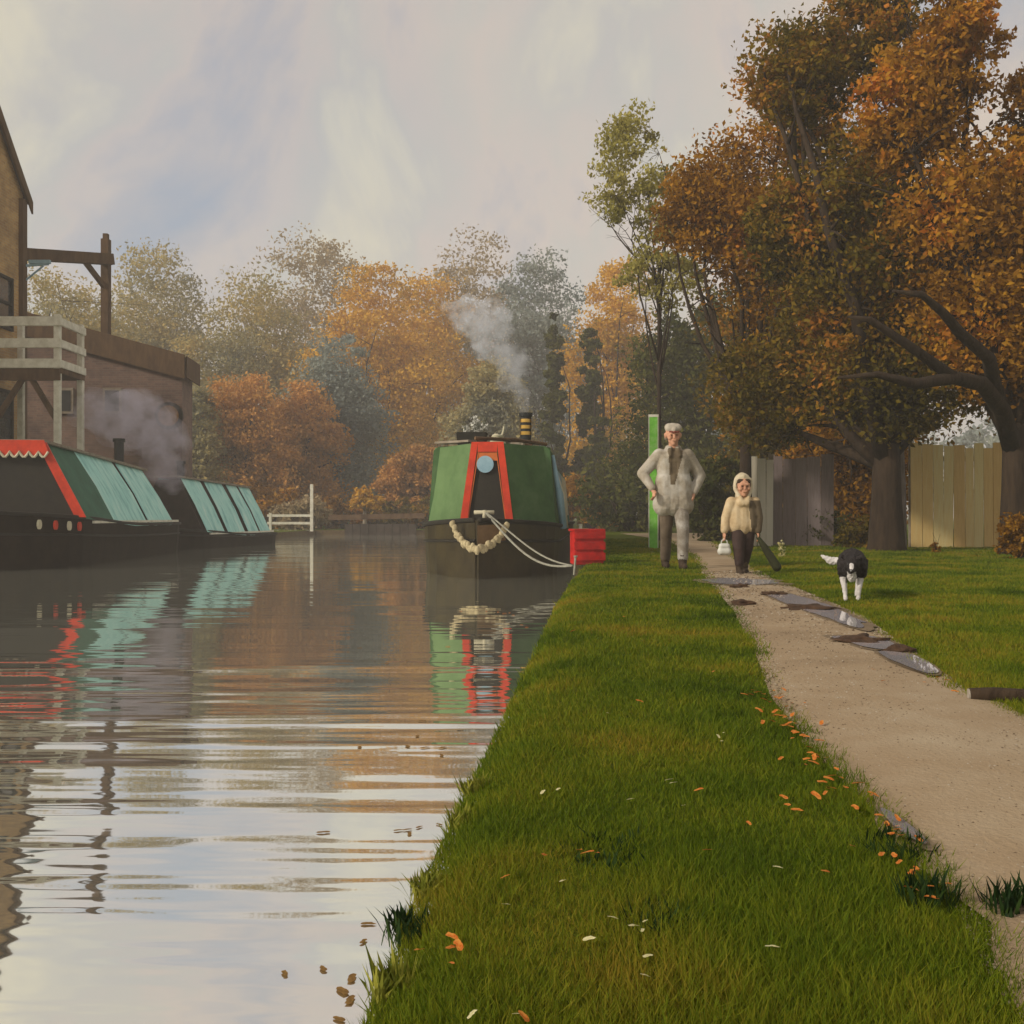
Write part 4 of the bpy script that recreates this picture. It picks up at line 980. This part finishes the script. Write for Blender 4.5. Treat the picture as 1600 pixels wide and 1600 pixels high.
for (fx,fy) in ((-.055,-.06),(.05,.15)):
    figure('boot',[((fx,fy,.15),.046,(fx,fy,.06),.040,0),((fx,fy+.01,.038),.036,(fx,fy-.10,.032),.030,0)],[M['boot']],t,.008,2)
figure('hair',[((-.05,-.045,1.045),.028,(.05,-.045,1.045),.028,0),((-.072,-.02,1.02),.018,(-.074,-.01,.97),.014,0),((.072,-.02,1.02),.018,(.074,-.01,.97),.014,0)],[M['hair']],t,.008,2)
figure('hood',[((0,.035,1.045),.098,(0,.06,.98),.10,0),((0,.06,1.09),.06,(0,.09,1.05),.07,0),((-.088,.0,.96),.024,(-.075,-.012,1.06),.026,0),((.088,.0,.96),.024,(.075,-.012,1.06),.026,0),((-.075,-.012,1.06),.026,(0,-.03,1.098),.028,0),((.075,-.012,1.06),.026,(0,-.03,1.098),.028,0),((-.088,.0,.96),.024,(-.05,-.04,.875),.026,0),((.088,.0,.96),.024,(.05,-.04,.875),.026,0),((0,.06,.90),.075,(0,.05,.86),.08,0)],[mat('pale_hood',(.60,.53,.38),(.42,.35,.23),.9,9,bump=.3)],t,.008,3)
# white bag and long dark bag, held by the child
t = thing('carrier_bag','small white bag hanging from the child\'s hand','bag',cp_+Vector((-.225,-.075,.22)))
figure('bag_body',[((-.035,0,.045),.045,(.035,0,.045),.045,0),((-.03,0,.10),.036,(.03,0,.10),.036,0),((-.045,0,.02),.02,(.045,0,.02),.02,0)],[M['bag']],t,.008,2)
p = MB(); p.tube([(-.035,0,.12),(-.03,0,.16),(0,.005,.185),(.03,0,.16),(.035,0,.12)],.007,6); ob('handle',p,M['bag'],t,smooth=True)
t = thing('long_bag','long dark olive bag slanting down from the child\'s hand','bag',cp_+Vector((.17,-.07,.40)))
figure('bag_body',[((-.02,0,.02),.022,(.06,.0,-.10),.042,0),((.06,0,-.10),.042,(.19,.0,-.31),.052,0)],[M['olivebag']],t,.009,2)
p = MB(); p.tube([(-.02,0,.03),(-.045,.01,.06),(-.03,.015,.10),(0,.01,.07),(0,0,.03)],.007,6); ob('strap',p,M['olivebag'],t)

# the dog, trotting towards us with its head low
dp = G(1331,941); dp.z = gz(dp.x,dp.y)+.004
t = thing('dog','black and white collie trotting across the grass towards the viewer','dog',dp,R(-19))
B_, Wt = 0, 1
caps = [((0,.02,.285),.098,(0,.20,.29),.105,B_),((0,.20,.29),.105,(0,.46,.275),.078,B_),((0,.46,.275),.078,(0,.60,.28),.085,B_),((0,-.01,.25),.075,(0,.10,.24),.085,B_),
    ((0,.0,.31),.068,(0,-.13,.285),.052,B_),((0,-.17,.28),.060,(0,-.19,.28),.058,B_),((0,-.22,.262),.034,(0,-.30,.235),.021,B_),((0,-.205,.305),.014,(0,-.30,.252),.012,Wt),((0,-.06,.235),.036,(0,-.02,.175),.034,Wt),
    ((-.045,-.16,.325),.020,(-.075,-.165,.345),.010,B_),((-.075,-.165,.345),.011,(-.082,-.20,.325),.006,B_),((.045,-.16,.325),.020,(.075,-.165,.345),.010,B_),((.075,-.165,.345),.011,(.082,-.20,.325),.006,B_),
    # front legs
    ((-.065,.02,.25),.045,(-.068,.05,.185),.030,B_),((-.068,.05,.185),.026,(-.055,-.01,.10),.018,Wt),((-.055,-.01,.10),.017,(-.045,-.04,.025),.016,Wt),((-.045,-.04,.02),.018,(-.044,-.075,.014),.014,Wt),
    ((.065,.02,.25),.045,(.066,.06,.185),.030,B_),((.066,.06,.185),.025,(.055,.02,.10),.018,Wt),((.055,.02,.10),.017,(.045,.03,.025),.016,Wt),((.045,.03,.02),.018,(.044,-.005,.014),.014,Wt),
    # hind legs: knee forward by the belly, hock back
    ((-.06,.58,.26),.062,(-.068,.50,.185),.042,B_),((-.068,.50,.185),.034,(-.06,.64,.11),.019,B_),((-.06,.64,.11),.018,(-.055,.61,.02),.016,Wt),((-.055,.61,.018),.017,(-.055,.575,.014),.014,Wt),
    ((.06,.58,.26),.062,(.066,.46,.185),.042,B_),((.066,.46,.185),.034,(.04,.57,.10),.019,Wt),((.04,.57,.10),.018,(.03,.50,.02),.016,Wt),((.03,.50,.018),.017,(.03,.465,.014),.014,Wt),
    # tail
    ((0,.65,.29),.022,(-.09,.72,.275),.024,B_),((-.09,.72,.275),.026,(-.17,.74,.275),.034,Wt),((-.17,.74,.275),.034,(-.24,.74,.315),.012,Wt)]
bd = figure('body',caps,[M['furblack'],M['furwhite']],t,.0055,1)
for v_, nv_ in [(q_, q_.normal.copy()) for q_ in bd.data.vertices]:
    c_ = v_.co.copy(); q_ = Vector((c_.x*55,c_.y*22,c_.z*40)); v_.co = c_+nv_*(.007*mnoise.noise(q_)+.004*mnoise.noise(q_*2.3))*(1 if c_.z > .16 else .35)
t.scale = (1,.84,1.0)
for x in (-.026,.026):
    p = MB(); p.sphere((x,-.232,.290),.0085,8,6); ob('eye',p,M['eye'],bd)
p = MB(); p.sphere((0,-.318,.238),(.013,.012,.010),8,6); ob('nose',p,M['eye'],bd)

# ------------------------------------------------------------------ small things on the ground
def reflection(x, y, wx, hy, label, i):  # dark reflections on the wet path, modelled as low brown lumps
    q = G(x,y,.02); w = wx/F*q.y; 
    t_ = MB(); t_.sphere((0,0,.004),(w,w*.75,min(.026,hy/F*q.y*.7)),26,12,jit=.9,seed=i*2.3)
    o = ob('dark_reflection',t_,M['reflectdark'],smooth=True); o.location = (q.x,q.y,.016)
    tag(o,label,'dark clod',group='dark reflections modelled in the puddles')
for i,(x,y,wx,hy,lab) in enumerate([(1158,917,14,9,'smallest brown clod, on the path just in front of the child'),(1160,943,19,11,'brown clod at the left side of the wet path'),(1206,929,19,9,'slim brown clod in the puddle between small and long ones'),
    (1262,951,36,13,'long dark clod in the middle puddle, nearest the dog'),(1345,1001,36,13,'long dark clod at the near puddle with orange leaves'),(1405,1017,22,11,'short dark clod at the right rim of the near puddle')]):
    reflection(x,y,wx,hy,lab,i)
q = G(1515,1096); t = thing('cut_log','short dark log with a pale cut end lying on the verge','log',(q.x,q.y,gz(q.x,q.y)+.022),R(-14))
p = MB(); p.tube([(0,0,0),(.08,0,.004),(.2,.005,.002),(.34,.0,-.004)],[.024,.026,.024,.018],12); ob('trunk_piece',p,M['bark'],t,smooth=True)
p = MB(); p.tube([(-.006,0,0),(.001,0,0)],.0215,12); ob('cut_end',p,M['logend'],t)
def leaf_mesh(s, seed):
    r = random.Random(seed); pts = []
    for k in range(12):
        a = 2*PI*k/12; rr = s*(.75+.25*math.cos(2*a)+r.uniform(-.14,.14)); pts.append((rr*math.cos(a),rr*.72*math.sin(a),.25*s*(abs(math.sin(a))**1.5)*r.uniform(.6,1.2)))
    m_ = MB(); m_.add([(0,0,.0)]+pts,[(0,1+k,1+(k+1)%12) for k in range(12)])
    return m_.mesh('fallen_leaf', True)
def scatter(spots, mk, label, group, sizes, z=None, lift=.026):
    base = [leaf_mesh(1,i) for i in range(4)]
    for b_ in base: b_.materials.append(M[mk])
    for i,(x,y) in enumerate(spots):
        zz = 0 if z is None else z
        q = G(x,y,zz if z is not None else .03)
        o = bpy.data.objects.new('fallen_leaf', base[i%4]); COL.objects.link(o)
        inpath = lerp_tab(PL,q.y) < q.x < lerp_tab(PR,q.y)
        o.location = (q.x,q.y,(gz(q.x,q.y)+(.024 if inpath else lift)) if z is None else z)
        s_ = random.uniform(*sizes)*(1+.07*q.y if z is None else 1+.03*q.y); o.scale = (s_,s_,s_*(.6 if z is None else .25))
        o.rotation_euler = (random.uniform(-.35,.35),random.uniform(-.35,.35),random.uniform(0,6.3)) if z is None else (0,0,random.uniform(0,6.3))
        tag(o,label,'leaf',group)
R2 = random.Random(5)
edge = []
for k in range(84):
    d = R2.uniform(1.75,3.9); x = lerp_tab(PL,d)+R2.gauss(-.01,.045); edge.append((800+x/d*F, 808+EYE/d*F))
scatter(edge,'leaforange','orange fallen leaf among those along the left path edge','orange leaves along the path edge',(.007,.014))
scatter([(655,1448),(706,1446),(704,1464),(716,1463),(705,1490),(905,1325),(918,1329),(932,1330),(851,1332),(790,1365),(1092,1238),(1000,1095),(1115,1047),(1040,968),(975,963),(895,985),(1170,1290),(1230,1262),(1245,1270),(1225,1250),(818,1582),(1380,1062),(1465,1058),(1480,1062),(1492,1078),(1445,1065),(1365,1046),(1405,1350),(1455,1405),(1105,1330),(1290,1365)],
        'leaforange','orange red fallen leaf on the open grass or puddle rim','orange leaves scattered on the grass',(.007,.013))
scatter([(1122,1152),(1130,1146),(1128,1160),(872,1232),(1052,1227),(1068,1262),(1215,1358),(1206,1480),(806,1578),(738,1577),(1008,1436),(990,1443),(958,1430),(1004,1450),(920,1462),(1008,1520),(1012,1490),(880,1372),(848,1236),(790,1408),(1045,1222),(950,1115),(985,1250)],
        'leafpale','pale yellow fallen leaf or petal lying on the grass','pale leaves scattered on the grass',(.005,.010))
scatter([(562,1167),(637,1166),(652,1150),(664,1168),(692,1168),(690,1180),(660,1126),(506,1300),(622,1297),(636,1296),(655,1292),(686,1288),(640,1302),(445,1520),(505,1513),(550,1528),(535,1548),(547,1562),(575,1443),(568,1470),(530,1592),(562,1012),(604,1036),(636,1032),(1,1)][:-1],
        'leafbrown','brown fallen leaf floating on the still canal water','brown leaves floating on the canal',(.011,.02),z=WZ+.003)
scatter([(760,955),(778,956),(788,958),(796,957),(802,961),(720,955),(815,976),(823,980),(700,1010)],'leaforange','orange leaf floating on the dark water before the green boat','orange leaves floating by the boat bow',(.012,.02),z=WZ+.003)
# weeds on the bank
def weed(x, y, w, h, mk, label, grp, n=120, leaf=.006):
    q = G(x,y,.0); t = thing('weed_plant',label,'weed',(q.x,q.y,gz(q.x,q.y)),group=grp); k = 24; v = []
    for i in range(n):
        a = random.uniform(0,2*PI); r = random.random()**.5*w; hh = h*random.uniform(.5,1.1); b_ = Vector((r*math.cos(a),r*math.sin(a),-.01)); tip = b_+Vector((random.gauss(0,.35)*hh,random.gauss(0,.35)*hh,hh))
        pp = Vector((-math.sin(a),math.cos(a),0))*leaf*.5; mid = b_.lerp(tip,.5)+Vector((0,0,.1*hh)); v += [b_-pp*.5,b_+pp*.5,mid+pp,tip,mid-pp]
    me = npmesh('foliage',np.array([tuple(a_) for a_ in v]),5,[(0,1,2,4),(4,2,3)]); link('foliage',me,M[mk],t)
ws = [(640,1412,.05,.05,'weed','dark weed clump on the bank edge nearest the camera'),(962,1338,.10,.035,'weed','dark weed patch in the middle of the grass strip'),(1030,1452,.06,.04,'weed','dark weed patch beside the pale petals in the near grass'),(1452,1420,.05,.06,'weed','dark weed clump beside the near path edge'),
      (742,1210,.04,.06,'reed','yellow green reeds on the bank lip, the farther tuft'),(722,1258,.04,.05,'reed','yellow green reeds on the bank lip, the middle tuft'),(668,1352,.035,.05,'reed','yellow green reeds on the bank lip, the nearer tuft'),(1400,1340,.07,.05,'weed','dark weed patch by the leaves at the path edge'),(1588,1432,.05,.06,'weed','dark green weed at the right edge of the near path'),(612,1500,.04,.06,'reed','short yellow reeds on the near bank lip')]
for a in ws: weed(*a,'weeds on the grassy bank')

# ------------------------------------------------------------------ air, sky, sun, camera
mb = MB(); x0,x1,y0,y1,z0,z1 = -460,460,-12,760,-2.2,27.5
mb.add([(x,y,z) for z in (z0,z1) for y in (y0,y1) for x in (x0,x1)],[(0,2,3,1),(4,5,7,6),(0,1,5,4),(2,6,7,3),(0,4,6,2),(1,3,7,5)])
m = bpy.data.materials.new('haze_air'); m.use_nodes = True; nt = m.node_tree; nt.nodes.clear()
o = nt.nodes.new('ShaderNodeOutputMaterial'); v = nt.nodes.new('ShaderNodeVolumePrincipled')
v.inputs['Color'].default_value = (.95,.92,.90,1); v.inputs['Density'].default_value = .0023; nt.links.new(v.outputs[0], o.inputs['Volume'])
tag(ob('haze',mb,m),'pale autumn mist filling the air over the canal','haze',kind='stuff')

sd = Vector((-.80,-.42,.46)).normalized()
el = math.asin(sd.z); az = math.atan2(sd.x, sd.y)
wd = bpy.data.worlds.new('World'); scene.world = wd; wd.use_nodes = True; nt = wd.node_tree; nt.nodes.clear()
out = nt.nodes.new('ShaderNodeOutputWorld'); bg = nt.nodes.new('ShaderNodeBackground'); bg.inputs['Strength'].default_value = .15
sk = nt.nodes.new('ShaderNodeTexSky'); sk.sky_type = 'NISHITA'; sk.sun_disc = False; sk.sun_elevation = el; sk.sun_rotation = az % (2*PI)
tc = nt.nodes.new('ShaderNodeTexCoord'); mpg = nt.nodes.new('ShaderNodeMapping'); mpg.inputs['Scale'].default_value = (1.0,.8,.78); mpg.inputs['Rotation'].default_value = (0,.7,0)
nt.links.new(tc.outputs['Generated'], mpg.inputs['Vector'])
n1 = nt.nodes.new('ShaderNodeTexNoise'); n1.inputs['Scale'].default_value = 5.2; n1.inputs['Detail'].default_value = 6; n1.inputs['Roughness'].default_value = .58; n1.inputs['Distortion'].default_value = .35
n2 = nt.nodes.new('ShaderNodeTexNoise'); n2.inputs['Scale'].default_value = 2.1; n2.inputs['Detail'].default_value = 4
nt.links.new(mpg.outputs[0], n1.inputs['Vector']); nt.links.new(mpg.outputs[0], n2.inputs['Vector'])
r1 = ramp(nt, [(.30,(2.7,2.9,3.25)),(.40,(3.6,3.35,3.25)),(.48,(4.5,3.85,3.3)),(.56,(4.1,3.8,3.3)),(.66,(5.2,4.7,3.5))]); nt.links.new(n1.outputs['Fac'], r1.inputs[0])
r2 = ramp(nt, [(.40,(1,1,1)),(.70,(.72,.72,.72))]); nt.links.new(n2.outputs['Fac'], r2.inputs[0])
mx = nt.nodes.new('ShaderNodeMix'); mx.data_type = 'RGBA'
nt.links.new(r2.outputs[0], mx.inputs[0]); nt.links.new(sk.outputs[0], mx.inputs[6]); nt.links.new(r1.outputs[0], mx.inputs[7])
nt.links.new(mx.outputs[2], bg.inputs['Color']); nt.links.new(bg.outputs[0], out.inputs['Surface'])

sl_ = bpy.data.lights.new('sun','SUN'); sl_.energy = 3.0; sl_.angle = R(6); sl_.color = (1,.90,.76)
so = bpy.data.objects.new('sun', sl_); COL.objects.link(so); so.rotation_euler = sd.to_track_quat('Z','Y').to_euler()

cam = bpy.data.cameras.new('camera'); cam.sensor_width = 36; cam.lens = 36; cam.shift_y = .005; cam.clip_end = 2000; cam.clip_start = .05
co = bpy.data.objects.new('camera', cam); COL.objects.link(co); co.location = (0,0,EYE); co.rotation_euler = (R(90),0,0)
scene.camera = co
scene.view_settings.view_transform = 'Standard'; scene.view_settings.look = 'None'; scene.view_settings.exposure = -.02; scene.view_settings.gamma = 1
scene.render.engine = 'CYCLES'
cy_ = scene.cycles; cy_.use_denoising = True; cy_.max_bounces = 7; cy_.diffuse_bounces = 3; cy_.glossy_bounces = 4; cy_.transparent_max_bounces = 8; cy_.volume_bounces = 1; cy_.sample_clamp_indirect = 6
